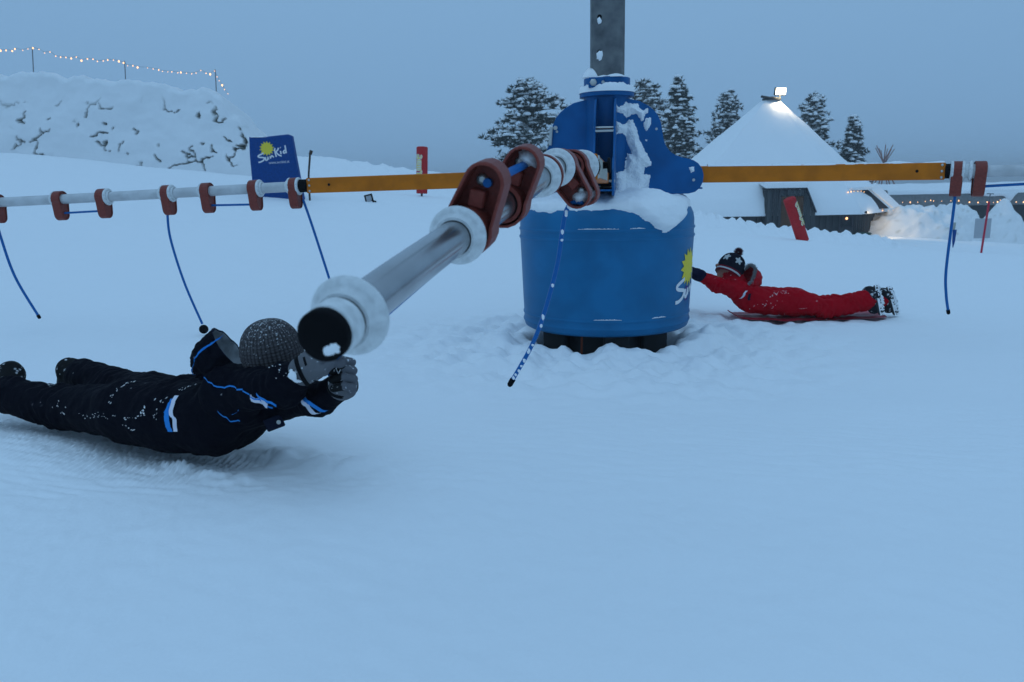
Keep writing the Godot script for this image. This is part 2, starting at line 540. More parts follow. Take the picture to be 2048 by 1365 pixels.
func make_materials() -> void:
	var grain := ntex(3, 0.06, 512, 3.0, null, 4)
	var cloth := ntex(4, 0.25, 512, 4.0, null, 2)
	var steel := ntex(6, 0.012, 512, 0.0, [[0.0, 0.35, 0.6, 1.0], [Color(0.42, 0.43, 0.44), Color(0.5, 0.51, 0.52), Color(0.56, 0.57, 0.57), Color(0.64, 0.65, 0.65)]], 5)
	var scuff := ntex(8, 0.02, 512, 0.0, [[0.0, 0.5, 0.7, 1.0], [Color(0.86, 0.86, 0.86), Color(0.95, 0.95, 0.95), Color(1, 1, 1), Color(1, 1, 1)]], 5)
	var frost := ntex(12, 0.02, 512, 0.0, [[0.0, 0.4, 0.55, 1.0], [Color(0.66, 0.67, 0.66), Color(0.76, 0.77, 0.77), Color(0.86, 0.87, 0.87), Color(0.93, 0.93, 0.93)]], 5)
	mat("snow", lin(0.87, 0.875, 0.88), 0.85, 0.0, grain, 0.25, 1.6)
	M.snow.uv1_world_triplanar = true
	M.snow.metallic_specular = 0.25
	mat("snow_lump", lin(0.87, 0.875, 0.88), 0.85, 0.0, grain, 0.5, 5.0)
	mat("drum_blue", lin(0.010, 0.155, 0.34), 0.42, 0.0, null, 0.0, 0.35, scuff)
	mat("plate_blue", lin(0.006, 0.11, 0.31), 0.45, 0.0, null, 0.0, 0.35, scuff)
	mat("yellow", lin(0.62, 0.165, 0.006), 0.45, 0.0, null, 0.0, 0.5, scuff)
	mat("steel", lin(0.62, 0.62, 0.62), 0.6, 0.5, null, 0.0, 1.2, steel)
	mat("pipe", lin(0.42, 0.42, 0.43), 0.24, 0.95, null, 0.0, 0.6, scuff)
	mat("pipe_frost", lin(0.60, 0.60, 0.60), 0.5, 0.15, null, 0.0, 0.6, scuff)
	mat("ring_white", lin(0.74, 0.75, 0.74), 0.5, 0.0, grain, 0.15, 4.0, scuff)
	mat("clamp_red", lin(0.24, 0.05, 0.036), 0.45, 0.0, grain, 0.1, 5.0, scuff)
	mat("rope_blue", lin(0.008, 0.12, 0.36), 0.4)
	mat("black", lin(0.006, 0.006, 0.007), 0.7, 0.0, grain, 0.1, 5.0)
	M.black.metallic_specular = 0.15
	mat("zinc", lin(0.5, 0.5, 0.48), 0.4, 0.9)
	mat("beige", lin(0.6, 0.58, 0.5), 0.6, 0.0, grain, 0.1, 4.0, frost)
	mat("dark_steel", lin(0.045, 0.047, 0.05), 0.7, 0.2, grain, 0.3, 4.0)
	mat("rust", lin(0.16, 0.04, 0.02), 0.85)
	mat("white_paint", lin(0.75, 0.75, 0.76), 0.55)
	mat("sun_yellow", lin(0.75, 0.6, 0.05), 0.55)
	mat("violet_paint", lin(0.06, 0.05, 0.22), 0.55)
	mat("sign_blue", lin(0.006, 0.06, 0.24), 0.6, 0.0, cloth, 0.2, 2.0, scuff)
	mat("banner_red", lin(0.52, 0.025, 0.03), 0.55, 0.0, grain, 0.2, 2.0, scuff)
	mat("pole_red", lin(0.5, 0.02, 0.05), 0.5)
	mat("pole_grey", lin(0.16, 0.16, 0.17), 0.6)
	mat("bark", lin(0.05, 0.036, 0.028), 0.95, 0.0, grain, 0.8, 2.0)
	mat("needles", lin(0.055, 0.068, 0.06), 0.9)
	mat("sledge_red", lin(0.45, 0.03, 0.05), 0.4)
	mat("fascia", lin(0.2, 0.215, 0.22), 0.8, 0.0, grain, 0.2, 0.5, scuff)
	mat("dark_wall", lin(0.035, 0.037, 0.045), 0.9)
	mat("door_wood", lin(0.11, 0.055, 0.03), 0.7, 0.0, grain, 0.3, 1.0, scuff)
	mat("glass", lin(0.02, 0.025, 0.03), 0.08)
	mat("bin_green", lin(0.02, 0.07, 0.05), 0.5, 0.0, grain, 0.1, 2.0)
	mat("panel_grey", lin(0.42, 0.43, 0.45), 0.6)
	mat("fur", lin(0.42, 0.42, 0.42), 0.95, 0.0, cloth, 1.0, 12.0)
	mat("stripe_blue", lin(0.02, 0.22, 0.62), 0.7, 0.0, cloth, 0.3, 8.0)
	mat("stripe_white", lin(0.68, 0.68, 0.76), 0.7, 0.0, cloth, 0.3, 8.0)
	mat("stripe_navy", lin(0.012, 0.014, 0.03), 0.8)
	mat("lining", lin(0.32, 0.335, 0.35), 0.85, 0.0, cloth, 0.6, 8.0)
	mat("tipi_wood", lin(0.3, 0.16, 0.14), 0.9)
	vmat("boards", 0.9, grain, 0.4, 1.2)
	var folds := ntex(14, 0.018, 512, 9.0, null, 3)
	vmat("suit", 0.75, folds, 0.9, 2.2)
	M.suit.metallic_specular = 0.12
	vmat("knit", 0.95, cloth, 0.5, 12.0)
	vmat("glove", 0.8, cloth, 0.5, 10.0)
	vmat("old_snow", 0.88, grain, 0.6, 1.0)
	for k in ["knit", "glove", "stripe_navy", "sign_blue", "banner_red"]: M[k].metallic_specular = 0.15
	mat("cable_grey", lin(0.12, 0.14, 0.16), 0.8)
	glow("bulb_warm", lin(1.0, 0.5, 0.22), 2.6)
	glow("flood_glow", lin(1.0, 0.86, 0.6), 14.0)
	glow("wall_glow", lin(1.0, 0.72, 0.35), 6.0)


func logo(parent: Node3D, map: Callable, size: float, url: bool) -> void:
	# a plain rayed sun with brushed lettering, in units of 1/1130 m at size 1
	var st := MB.new()
	var pts := PackedVector2Array()
	for i in 28:
		var a := TAU * i / 28 + 0.1
		pts.append(Vector2(cos(a), sin(a)) * (136.0 if i % 2 == 0 else 94.0))
	for i in 28:
		var j := (i + 1) % 28
		for s in 3:
			var f0 := s / 3.0
			var f1 := (s + 1) / 3.0
			st.quad(map.call(pts[i] * f0 * size), map.call(pts[i] * f1 * size), map.call(pts[j] * f1 * size), map.call(pts[j] * f0 * size))
	part("sun_emblem", st.commit(), M.sun_yellow, parent)
	var up := func(p: Vector2) -> Vector3: return map.call(p)
	var strokes := {
		"letter_s": [[[-68, -76], [-150, -108], [-172, -128], [-150, -145], [-82, -155], [-66, -168], [-90, -205], [-140, -228], [-180, -232]]],
		"letter_u": [[[-42, -150], [-50, -190], [-38, -205], [-20, -200], [-4, -170], [0, -145]], [[-2, -150], [8, -196]]],
		"letter_n": [[[36, -142], [46, -182]], [[42, -165], [70, -134], [84, -140], [102, -166]]],
		"letter_k": [[[140, -2], [136, -60], [148, -158]], [[206, 0], [190, -38], [144, -76]], [[152, -70], [190, -122], [246, -152]]],
		"letter_i": [[[236, -58], [240, -118]], [[236, 2], [244, -4]]],
		"letter_d": [[[328, 34], [332, -60], [336, -106]], [[326, -46], [292, -66], [284, -90], [300, -104], [334, -80]]]}
	for k in strokes:
		var mb := MB.new()
		for s in strokes[k]:
			var line := []
			for p in s: line.append(Vector2(p[0], p[1]) * size)
			mb.ribbon(curve(line, 4) if line.size() > 2 else line, 25.0 * size, up)
		part(k, mb.commit(), M.white_paint, parent)
	if url: pass


func keyhole(big: float, small: float, far: float, shrink: float) -> PackedVector2Array:
	var p := PackedVector2Array()
	var r1 := big - shrink
	var r2 := small - shrink
	for i in 13:
		var a := lerpf(-PI * 0.16, PI * 1.16, i / 12.0)
		p.append(Vector2(cos(a), sin(a)) * r1)
	for i in 11:
		var a := lerpf(PI, TAU, i / 10.0)
		p.append(Vector2(0, -far) + Vector2(cos(a), sin(a)) * r2)
	return p


func clamp_mesh() -> ArrayMesh:  # a moulded keyhole-shaped rope holder: rim, sunk web, bush and bolt boss
	var mb := MB.new()
	var o := keyhole(0.058, 0.043, 0.105, 0.0)
	var q := keyhole(0.058, 0.043, 0.105, 0.0065)
	var m := o.size()
	var w := 0.031
	for i in m:
		var j := (i + 1) % m
		var f := func(p: Vector2, z: float) -> Vector3: return Vector3(p.x, p.y, z)
		mb.quad(f.call(o[i], -w + 0.003), f.call(o[j], -w + 0.003), f.call(o[j], w - 0.003), f.call(o[i], w - 0.003))
		for s: float in [-1.0, 1.0]:
			var oi := o[i].lerp(q[i], 0.4); var oj := o[j].lerp(q[j], 0.4)
			if s > 0:
				mb.quad(f.call(o[i], w - 0.003), f.call(o[j], w - 0.003), f.call(oj, w), f.call(oi, w))
				mb.quad(f.call(oi, w), f.call(oj, w), f.call(q[j], w), f.call(q[i], w))
				mb.quad(f.call(q[i], w), f.call(q[j], w), f.call(q[j], -0.018), f.call(q[i], -0.018))
			else:
				mb.quad(f.call(oi, -w), f.call(oj, -w), f.call(o[j], -w + 0.003), f.call(o[i], -w + 0.003))
				mb.quad(f.call(q[i], -w), f.call(q[j], -w), f.call(oj, -w), f.call(oi, -w))
				mb.quad(f.call(q[i], -0.024), f.call(q[j], -0.024), f.call(q[j], -w), f.call(q[i], -w))
	mb.prism(q, -0.024, -0.018)
	mb.lathe([Vector2(0.037, -0.028), Vector2(0.046, -0.028), Vector2(0.046, 0.028), Vector2(0.037, 0.028)], 28, Transform3D(Basis(Vector3.RIGHT, PI / 2), Vector3.ZERO))
	mb.box(Vector3(0.006, -0.064, -0.005), Vector3(0.034, 0.036, 0.03), Basis(Vector3.BACK, 0.2), 0.003)
	return mb.commit()


func ring_mesh() -> ArrayMesh:  # a thick flanged plastic bush
	var mb := MB.new()
	var p := [Vector2(0.0355, -0.022), Vector2(0.041, -0.022), Vector2(0.0415, -0.008)]
	for i in 13:
		var a := lerpf(-PI * 0.62, PI * 0.55, i / 12.0)
		p.append(Vector2(0.049 + cos(a) * 0.0105, 0.002 + sin(a) * 0.0105))
	p.append_array([Vector2(0.042, 0.016), Vector2(0.041, 0.026), Vector2(0.0355, 0.026)])
	mb.lathe(p, 40, Transform3D(Basis(Vector3.RIGHT, PI / 2), Vector3.ZERO))
	return mb.commit()


func rope(called: String, pts: Array, r: float, parent: Node3D, tip := true, snow_bits := 0) -> void:
	var mb := MB.new()
	var line := curve(pts, 8)
	mb.tube(line, r, 10)
	var o := part(called, mb.commit(), M.rope_blue, parent)
	if tip:
		var e: Vector3 = line[-1]
		var d: Vector3 = (line[-1] - line[-2]).normalized()
		var t := MB.new()
		t.tube([e - d * 0.008, e - d * 0.006, e + d * 0.018, e + d * 0.024], [r * 1.05, r * 1.35, r * 1.3, r * 0.8], 10)
		part("rope_tip", t.commit(), M.black, parent)
	if snow_bits > 0:
		var s := MB.new()
		for i in snow_bits:
			var k := rng.randi_range(1, line.size() - 3)
			var p: Vector3 = line[k].lerp(line[k + 1], rng.randf()) + Vector3(rng.randf_range(-0.2, 1.0) * r * 0.6, 0, r * 0.85)
			s.lathe([Vector2(0, -0.008), Vector2(0.0045, -0.004), Vector2(0.005, 0.002), Vector2(0, 0.008)], 6, Transform3D(Basis.from_scale(Vector3(1, rng.randf_range(0.6, 1.7), 0.7)), p))
		part("snow_crumbs", s.commit(), M.snow_lump, parent).set_meta("kind", "stuff")


func along(path: Array, dist: float) -> Transform3D:  # z axis along the path at a distance from its start
	var left := dist
	for i in path.size() - 1:
		var d: Vector3 = path[i + 1] - path[i]
		if left <= d.length() or i == path.size() - 2:
			var z := d.normalized()
			var x := Vector3.UP.cross(z).normalized()
			return Transform3D(Basis(x, z.cross(x), z), path[i] + z * left)
		left -= d.length()
	return Transform3D()


func make_arm(root: Node3D, b0: Vector3, b1: Vector3, pipe_pts: Array, spots: Array, frosty: bool) -> Node3D:
	# beam from b0 to b1, then the pipe; spots: [distance along the pipe, roll of the lobe, kind]
	var arm := node("arm", root)
	var z := (b1 - b0).normalized()
	var x := Vector3.UP.cross(z).normalized()
	var bs := Basis(x, z.cross(x), z)
	var mb := MB.new()
	mb.box((b0 + b1) * 0.5, Vector3(0.062, 0.1, (b1 - b0).length()), bs, 0.005)
	part("beam", mb.commit(), M.yellow, arm)
	for s: float in [-1.0, 1.0]:
		for k: float in [-0.036, 0.0, 0.036]:
			mb = MB.new()
			mb.lathe([Vector2(0.0085, 0), Vector2(0.0085, 0.004), Vector2(0.005, 0.007), Vector2(0, 0.0075)], 6, Transform3D(bs * Basis(Vector3.BACK, -s * PI / 2), b1 + bs * Vector3(s * 0.031, k, -0.022)))
			part("bolt", mb.commit(), M.zinc, arm)
		mb = MB.new()
		mb.lathe([Vector2(0.009, 0), Vector2(0.009, 0.0012), Vector2(0, 0.0012)], 12, Transform3D(bs * Basis(Vector3.BACK, -s * PI / 2), b1 + bs * Vector3(s * 0.031, 0.002, -0.16)))
		part("bolt_hole", mb.commit(), M.black, arm)
	mb = MB.new()
	mb.tube([b1 - z * 0.002, b1 + z * 0.055], 0.043, 20)
	part("coupling", mb.commit(), M.black, arm)
	var path := curve(pipe_pts, 6)
	mb = MB.new()
	mb.tube(path, 0.034, 28)
	part("pipe", mb.commit(), M.pipe_frost if frosty else M.pipe, arm)
	for s in spots:
		var t := along(path, s[0])
		if s[2] == "ring":
			part("ring", ring, M.ring_white, arm, t * Transform3D(Basis(Vector3.UP, PI if s[1] > 0 else 0.0), Vector3.ZERO))
		else:
			t.basis = t.basis * Basis(Vector3.BACK, s[1])
			var c := part("rope_clamp", clamp, M.clamp_red, arm, t)
			mb = MB.new()
			mb.lathe([Vector2(0.012, 0), Vector2(0.012, 0.006), Vector2(0.006, 0.009), Vector2(0, 0.009)], 6, Transform3D(Basis(Vector3.RIGHT, PI / 2), Vector3(0.012, -0.098, -0.018)))
			part("clamp_bolt", mb.commit(), M.zinc, arm, t)
	return arm

var ring: ArrayMesh
var clamp: ArrayMesh


func make_carousel() -> void:
	var root := thing("carousel", "blue drum carousel on the snow with yellow arms and tall grey mast", "carousel", HUB, TURN)
	var inv := root.transform.affine_inverse()
	ring = ring_mesh()
	clamp = clamp_mesh()
	# drum
	var mb := MB.new()
	var prof := [Vector2(0.36, 0.128), Vector2(0.505, 0.128), Vector2(0.522, 0.138), Vector2(0.527, 0.152)]
	for y in [0.175, 0.222]:
		prof.append_array([Vector2(0.529, y - 0.012), Vector2(0.534, y - 0.006), Vector2(0.5355, y), Vector2(0.534, y + 0.006), Vector2(0.5305, y + 0.012)])
	for y in [0.30, 0.45, 0.6]: prof.append(Vector2(0.531 + (y - 0.22) * 0.036, y))
	for y in [0.702, 0.753]:
		prof.append_array([Vector2(0.549, y - 0.012), Vector2(0.554, y - 0.006), Vector2(0.556, y), Vector2(0.554, y + 0.006), Vector2(0.549, y + 0.012)])
	prof.append_array([Vector2(0.549, 0.80), Vector2(0.543, 0.838), Vector2(0.527, 0.872), Vector2(0.5, 0.895), Vector2(0.46, 0.912), Vector2(0.38, 0.926), Vector2(0.24, 0.935), Vector2(0.1, 0.938)])
	mb.lathe(prof, 96)
	var drum := part("drum", mb.commit(), M.drum_blue, root)
	var dmap := func(p: Vector2) -> Vector3:
		var y := 0.515 + p.y / 1130.0
		var r := 0.5345 + (y - 0.22) * 0.036
		var a := 1.22 + p.x / 1130.0 / r
		return Vector3(sin(a) * r, y, cos(a) * r)
	logo(drum, dmap, 1.0, false)
	mb = MB.new()
	mb.ribbon([Vector2(-20, -232), Vector2(-20, -130)], 60.0, func(p: Vector2) -> Vector3: return dmap.call(p) * Vector3(0.999, 1, 0.999))
	part("violet_patch", mb.commit(), M.violet_paint, drum)
	# frost lying on the ribs
	for q in [[-0.42, 0.02, 0.767], [0.13, 0.3, 0.767], [-0.25, 0.06, 0.236], [0.42, 0.62, 0.236]]:
		mb = MB.new()
		mb.grid(70, 6, func(u: float, w: float) -> Vector3:
			var a := lerpf(q[0], q[1], u) + 0.1563
			var th := 0.006 + 0.008 * n_fine.get_noise_2d(a * 9.0, q[2] * 40.0)
			th = maxf(th, 0.0005) * sin(u * PI) ** 0.3
			var r: float = 0.549 if q[2] > 0.5 else 0.531
			return Vector3(sin(a) * (r - 0.003 + 0.009 * sin(w * PI)), q[2] - 0.003 + th * w, cos(a) * (r - 0.003 + 0.009 * sin(w * PI))))
		part("frost_line", mb.commit(), M.snow_lump, drum)
	# pedestal in the hollow
	mb = MB.new()
	mb.lathe([Vector2(0.30, -0.3), Vector2(0.30, 0.1), Vector2(0.36, 0.13)], 8, Transform3D(Basis(Vector3.UP, 0.4), Vector3.ZERO))
	for q in [[-0.30, 0.18], [0.08, 0.34], [0.30, 0.16], [-0.1, -0.3]]:
		mb.box(Vector3(q[0], -0.08, q[1]), Vector3(0.16, 0.42, 0.1), Basis(Vector3.UP, q[0]), 0.01)
	part("pedestal", mb.commit(), M.dark_steel, root)
	mb = MB.new()
	mb.tube([Vector3(-0.13, -0.12, 0.44), Vector3(-0.125, 0.15, 0.44)], 0.007, 8)
	part("rust_rod", mb.commit(), M.rust, root)
	# central tube, plates, mast
	mb = MB.new()
	mb.lathe([Vector2(0.14, 0.93), Vector2(0.14, 1.545), Vector2(0.06, 1.545)], 48)
	part("hub_tube", mb.commit(), M.plate_blue, root)
	var half := PackedVector2Array([Vector2(0.137, 1.528), Vector2(0.202, 1.513), Vector2(0.256, 1.483), Vector2(0.286, 1.458), Vector2(0.310, 1.430), Vector2(0.332, 1.382), Vector2(0.340, 1.335), Vector2(0.348, 1.288), Vector2(0.358, 1.256), Vector2(0.373, 1.229), Vector2(0.395, 1.205), Vector2(0.422, 1.187), Vector2(0.458, 1.174), Vector2(0.499, 1.164), Vector2(0.532, 1.153), Vector2(0.559, 1.136), Vector2(0.584, 1.103), Vector2(0.594, 1.065), Vector2(0.591, 1.023), Vector2(0.575, 0.988), Vector2(0.546, 0.963), Vector2(0.505, 0.953), Vector2(0.349, 0.952)])
	var outline := PackedVector2Array([Vector2(0.0, 0.953), Vector2(0.0, 1.533), Vector2(0.07, 1.533)])
	outline.append_array(half)
	for turn in 4:
		var xf := Transform3D(Basis(Vector3.UP, turn * PI / 2), Vector3.ZERO)
		var side := node("bracket", root)
		for s: float in [-1.0, 1.0]:
			mb = MB.new()
			mb.prism(outline, s * 0.058 - 0.006, s * 0.058 + 0.006, xf, 0.0015)
			part("side_plate", mb.commit(), M.plate_blue, side)
		mb = MB.new()
		mb.tube([xf * Vector3(0.305, 1.345, -0.066), xf * Vector3(0.305, 1.345, 0.066)], 0.008, 8)
		mb.tube([xf * Vector3(0.535, 1.035, -0.07), xf * Vector3(0.535, 1.035, 0.07)], 0.009, 8)
		mb.tube([xf * Vector3(0.17, 1.0, -0.07), xf * Vector3(0.17, 1.0, 0.07)], 0.009, 8)
		part("cross_bolt", mb.commit(), M.zinc, side)
		mb = MB.new()
		mb.box(xf * Vector3(0.36, 0.985, 0), Vector3(0.46, 0.01, 0.104), xf.basis, 0.0)
		part("shelf", mb.commit(), M.plate_blue, side)
		if turn != 3: continue
		mb = MB.new()
		mb.box(Vector3(0.0, 1.325, 0.335), Vector3(0.108, 0.012, 0.012))
		part("stop_bar", mb.commit(), M.zinc, side)
	mb = MB.new()
	mb.lathe([Vector2(0.1, 1.545), Vector2(0.168, 1.545), Vector2(0.168, 1.572), Vector2(0.1, 1.572)], 48)
	part("flange", mb.commit(), M.plate_blue, root)
	mb = MB.new()
	mb.lathe([Vector2(0.142, 1.575), Vector2(0.142, 1.655), Vector2(0.118, 1.655)], 48)
	mb.box(Vector3(-0.06, 1.62, 0.14), Vector3(0.09, 0.06, 0.03), Basis(), 0.004)
	part("collar", mb.commit(), M.plate_blue, root)
	for q in [[-0.075, 0.022], [-0.018, 0.012]]:
		mb = MB.new()
		mb.lathe([Vector2(q[1], 0), Vector2(q[1], 0.012), Vector2(q[1] * 0.7, 0.018), Vector2(0, 0.018)], 6, Transform3D(Basis(Vector3.RIGHT, PI / 2), Vector3(q[0], 1.62, 0.155 if q[0] < -0.05 else 0.141)))
		part("bolt", mb.commit(), M.zinc, root)
	mb = MB.new()
	mb.box(Vector3(0, 2.75, 0), Vector3(0.2, 2.4, 0.2), Basis(Vector3.UP, 0.1), 0.012)
	var mast := part("mast", mb.commit(), M.steel, root)
	for y in [1.80, 2.0, 2.2, 2.4]:
		mb = MB.new()
		mb.lathe([Vector2(0.014, 0), Vector2(0.014, 0.0015), Vector2(0, 0.0015)], 12, Transform3D(Basis(Vector3.UP, 0.1) * Basis(Vector3.RIGHT, PI / 2), Basis(Vector3.UP, 0.1) * Vector3(-0.052, y, 0.1)))
		part("hole", mb.commit(), M.black, mast)
	for q in [[1.983, 0.85], [1.785, 1.25]]:
		mb = MB.new()
		mb.grid(16, 8, func(u: float, w: float) -> Vector3:
			var a := u * TAU
			var rr: float = 0.017 * w * (1.0 + 0.35 * n_fine.get_noise_2d(cos(a) * 3.0 + q[0] * 50.0, sin(a) * 3.0)) * q[1]
			return Vector3(-0.043 + cos(a) * rr, q[0] + sin(a) * rr * 1.5 - w * 0.004, 0.104 + 0.011 * sqrt(maxf(0.0, 1.0 - w * w)) - 0.003), true)
		part("snow_plug", mb.commit(), M.snow_lump, mast)
	mb = MB.new()
	mb.box(Vector3(-0.342, 1.319, 0.075), Vector3(0.022, 0.115, 0.01), Basis(Vector3.BACK, -0.08), 0.004)
	mb.tube([Vector3(-0.314, 1.368, 0.066), Vector3(-0.311, 1.365, 0.100)], 0.013, 10)
	part("lever", mb.commit(), M.zinc, root)

	# arms: right, left, far and the one that comes towards the viewer
	var right := make_arm(root, Vector3(0.14, 1.07, 0), Vector3(1.993, 1.060, -0.010), [Vector3(2.007, 1.060, -0.013), Vector3(2.469, 1.054, 0.066), Vector3(4.1, 1.05, 0.0)],
		[[0.028, 0.0, "ring"], [0.06, 0.0, "clamp"], [0.09, 1.0, "ring"], [0.125, 0.0, "ring"], [0.175, 0.0, "clamp"], [0.9, 0.0, "clamp"], [0.95, 1.0, "ring"], [1.2, 0.0, "clamp"]], true)
	rope("tow_rope", [Vector3(2.064, 0.964, -0.001), Vector3(2.071, 0.832, -0.023), Vector3(2.096, 0.460, -0.128), Vector3(2.129, 0.297, -0.184), Vector3(2.158, 0.191, -0.209)], 0.0085, right)
	rope("handle_rope", [Vector3(2.172, 0.966, 0.012), Vector3(2.295, 0.972, 0.023), Vector3(2.776, 0.995, 0.119)], 0.0085, right, false)
	var left := make_arm(root, Vector3(-0.14, 1.07, 0), Vector3(-1.990, 1.043, -0.010), [Vector3(-2.005, 1.042, -0.013), Vector3(-2.480, 1.026, -0.014), Vector3(-3.344, 0.996, -0.020), Vector3(-4.327, 0.965, -0.016), Vector3(-5.066, 0.943, -0.011)],
		[[0.05, 0.0, "ring"], [0.083, 0.0, "clamp"], [0.115, 1.0, "ring"], [0.33, 0.0, "ring"], [0.37, 0.0, "clamp"], [0.72, 0.0, "clamp"], [0.755, 1.0, "ring"], [0.98, 0.0, "ring"], [1.015, 0.0, "clamp"], [1.05, 1.0, "ring"], [1.47, 0.0, "ring"], [1.51, 0.0, "clamp"], [1.85, 0.0, "clamp"], [1.885, 1.0, "ring"], [2.35, 0.0, "clamp"]], true)
	rope("tow_rope", [Vector3(-2.037, 0.950, -0.023), Vector3(-1.985, 0.765, -0.031), Vector3(-1.893, 0.405, -0.046), Vector3(-1.811, 0.052, -0.069)], 0.0085, left)
	rope("tow_rope", [Vector3(-3.035, 0.902, -0.018), Vector3(-3.045, 0.704, -0.036), Vector3(-3.000, 0.381, -0.084), Vector3(-2.927, 0.070, -0.146)], 0.0085, left, false)
	mb = MB.new()
	var ball := SphereMesh.new()
	ball.radius = 0.033; ball.height = 0.066; ball.radial_segments = 24; ball.rings = 12
	part("rope_ball", ball, M.black, left, Transform3D(Basis(), Vector3(-2.923, 0.029, -0.152)))
	rope("tow_rope", [Vector3(-4.400, 0.912, -0.025), Vector3(-4.387, 0.703, -0.047), Vector3(-4.355, 0.416, -0.093), Vector3(-4.261, 0.117, -0.158)], 0.0095, left)
	rope("handle_rope", [Vector3(-2.371, 0.924, -0.011), Vector3(-2.739, 0.922, -0.014)], 0.0075, left, false)
	rope("handle_rope", [Vector3(-3.520, 0.895, -0.012), Vector3(-3.877, 0.881, -0.017)], 0.0075, left, false)
	var back := make_arm(root, Vector3(0, 1.07, -0.14), Vector3(0, 1.06, -2.0), [Vector3(0, 1.06, -2.01), Vector3(0, 1.05, -3.0), Vector3(0, 1.03, -4.1)],
		[[0.08, 0.0, "ring"], [0.12, 0.0, "clamp"], [0.4, 0.0, "clamp"], [0.44, 1.0, "ring"], [0.9, 0.0, "clamp"]], true)
	rope("tow_rope", [Vector3(0, 0.93, -2.13), Vector3(0.05, 0.6, -2.1), Vector3(0.12, 0.25, -2.05)], 0.0085, back)
	rope("tow_rope", [Vector3(0, 0.93, -2.93), Vector3(0.25, 0.75, -2.4), Vector3(0.617, 0.349, -0.991)], 0.0085, back)

	# the near arm sags under the pull of the child
	var pts := []
	for p in [Vector3(0.296, 1.087, -3.100), Vector3(0.209, 1.081, -2.800), Vector3(0.142, 1.071, -2.520), Vector3(0.094, 1.045, -2.360), Vector3(-0.001, 0.986, -1.990), Vector3(-0.105, 0.924, -1.600), Vector3(-0.181, 0.876, -1.300), Vector3(-0.229, 0.843, -1.120), Vector3(-0.249, 0.830, -1.040)]:
		pts.append(inv * p)
	var front := make_arm(root, Vector3(0, 1.07, 0.14), inv * Vector3(0.309, 1.085, -3.140), pts, [], false)
	var path := curve(pts, 6)
	var total := 0.0
	for i in path.size() - 1: total += path[i].distance_to(path[i + 1])
	for s in [[0.07, 0.0, "r"], [0.115, 0.0, "r"], [0.27, 0.5, "c"], [0.575, 0.0, "r"], [0.515, 0.58, "c"], [0.775, 0.0, "r"], [0.73, PI, "r"], [0.752, 0.5, "b"], [1.19, PI - 0.52, "c"], [1.485, PI - 0.45, "c"], [1.56, 0.0, "r"], [total - 0.085, 0.0, "r"]]:
		var t := along(path, s[0])
		if s[2] == "r": part("ring", ring, M.ring_white, front, t * Transform3D(Basis(Vector3.UP, s[1]), Vector3.ZERO))
		elif s[2] == "b":
			mb = MB.new()
			mb.lathe([Vector2(0.04, -0.008), Vector2(0.0605, -0.008), Vector2(0.0605, 0.008), Vector2(0.04, 0.008)], 36, t * Transform3D(Basis(Vector3.RIGHT, PI / 2), Vector3.ZERO))
			part("spacer_band", mb.commit(), M.clamp_red, front)
		else:
			t.basis = t.basis * Basis(Vector3.BACK, s[1])
			part("rope_clamp", clamp, M.clamp_red, front, t)
			mb = MB.new()
			mb.lathe([Vector2(0.013, 0), Vector2(0.013, 0.006), Vector2(0.009, 0.01), Vector2(0.006, 0.004), Vector2(0, 0.004)], 12, t * Transform3D(Basis(Vector3.RIGHT, PI / 2), Vector3(0.014, -0.1, -0.018)))
			part("clamp_bolt", mb.commit(), M.zinc, front)
			if s[0] > 1.2: continue
			mb = MB.new()
			mb.grid(20, 8, func(u: float, w: float) -> Vector3:
				var a := u * TAU
				var rr := w * 0.028 * (1.0 + 0.4 * n_fine.get_noise_2d(cos(a) * 2.0 + s[0] * 40.0, sin(a) * 2.0))
				return t * Vector3(cos(a) * rr * 1.1, -0.118 + sin(a) * rr * 0.85, -0.019 + 0.03 * (1.0 - w * w) - w * 0.002), true)
			part("snow_filling", mb.commit(), M.snow_lump, front)
	var e := along(path, total)
	mb = MB.new()
	mb.lathe([Vector2(0.0345, -0.012), Vector2(0.0362, -0.01), Vector2(0.0362, 0.004), Vector2(0.033, 0.0085), Vector2(0.02, 0.0105), Vector2(0, 0.011)], 36, e * Transform3D(Basis(Vector3.RIGHT, PI / 2), Vector3.ZERO))
	part("end_cap", mb.commit(), M.black, front)
	mb = MB.new()
	mb.lathe([Vector2(0.0345, -0.05), Vector2(0.0375, -0.05), Vector2(0.0375, -0.014), Vector2(0.0345, -0.012)], 36, e * Transform3D(Basis(Vector3.RIGHT, PI / 2), Vector3.ZERO))
	part("end_sleeve", mb.commit(), M.ring_white, front)
	mb = MB.new()
	mb.grid(24, 8, func(u: float, w: float) -> Vector3:
		var a := u * TAU
		var rr := w * 0.0105 * (1.0 + 0.35 * sin(2.0 * a + 0.8) + 0.3 * n_fine.get_noise_2d(cos(a) * 2.0, sin(a) * 2.0 + 9.0))
		return e * Vector3(0.013 + cos(a) * rr, -0.016 + sin(a) * rr * 1.1, 0.0088 + 0.005 * (1.0 - w * w)), true)
	part("snow_spot", mb.commit(), M.snow_lump, front)
	# handle rope across two raised clamps, and the tow ropes
	var lobe := func(dist: float, roll: float, y := -0.1) -> Vector3:
		var t := along(path, dist)
		t.basis = t.basis * Basis(Vector3.BACK, roll)
		return t * Vector3(0, y, 0)
	rope("handle_rope", [lobe.call(1.18, PI - 0.52), lobe.call(1.33, PI - 0.48, -0.099), lobe.call(1.48, PI - 0.45)], 0.0095, front, false)
	rope("tow_rope", [lobe.call(0.515, 0.58, -0.135), inv * Vector3(0.184, 0.940, -2.620), inv * Vector3(0.150, 0.744, -2.640), inv * Vector3(0.084, 0.519, -2.680), inv * Vector3(-0.002, 0.350, -2.720)], 0.0075, front, true, 19)
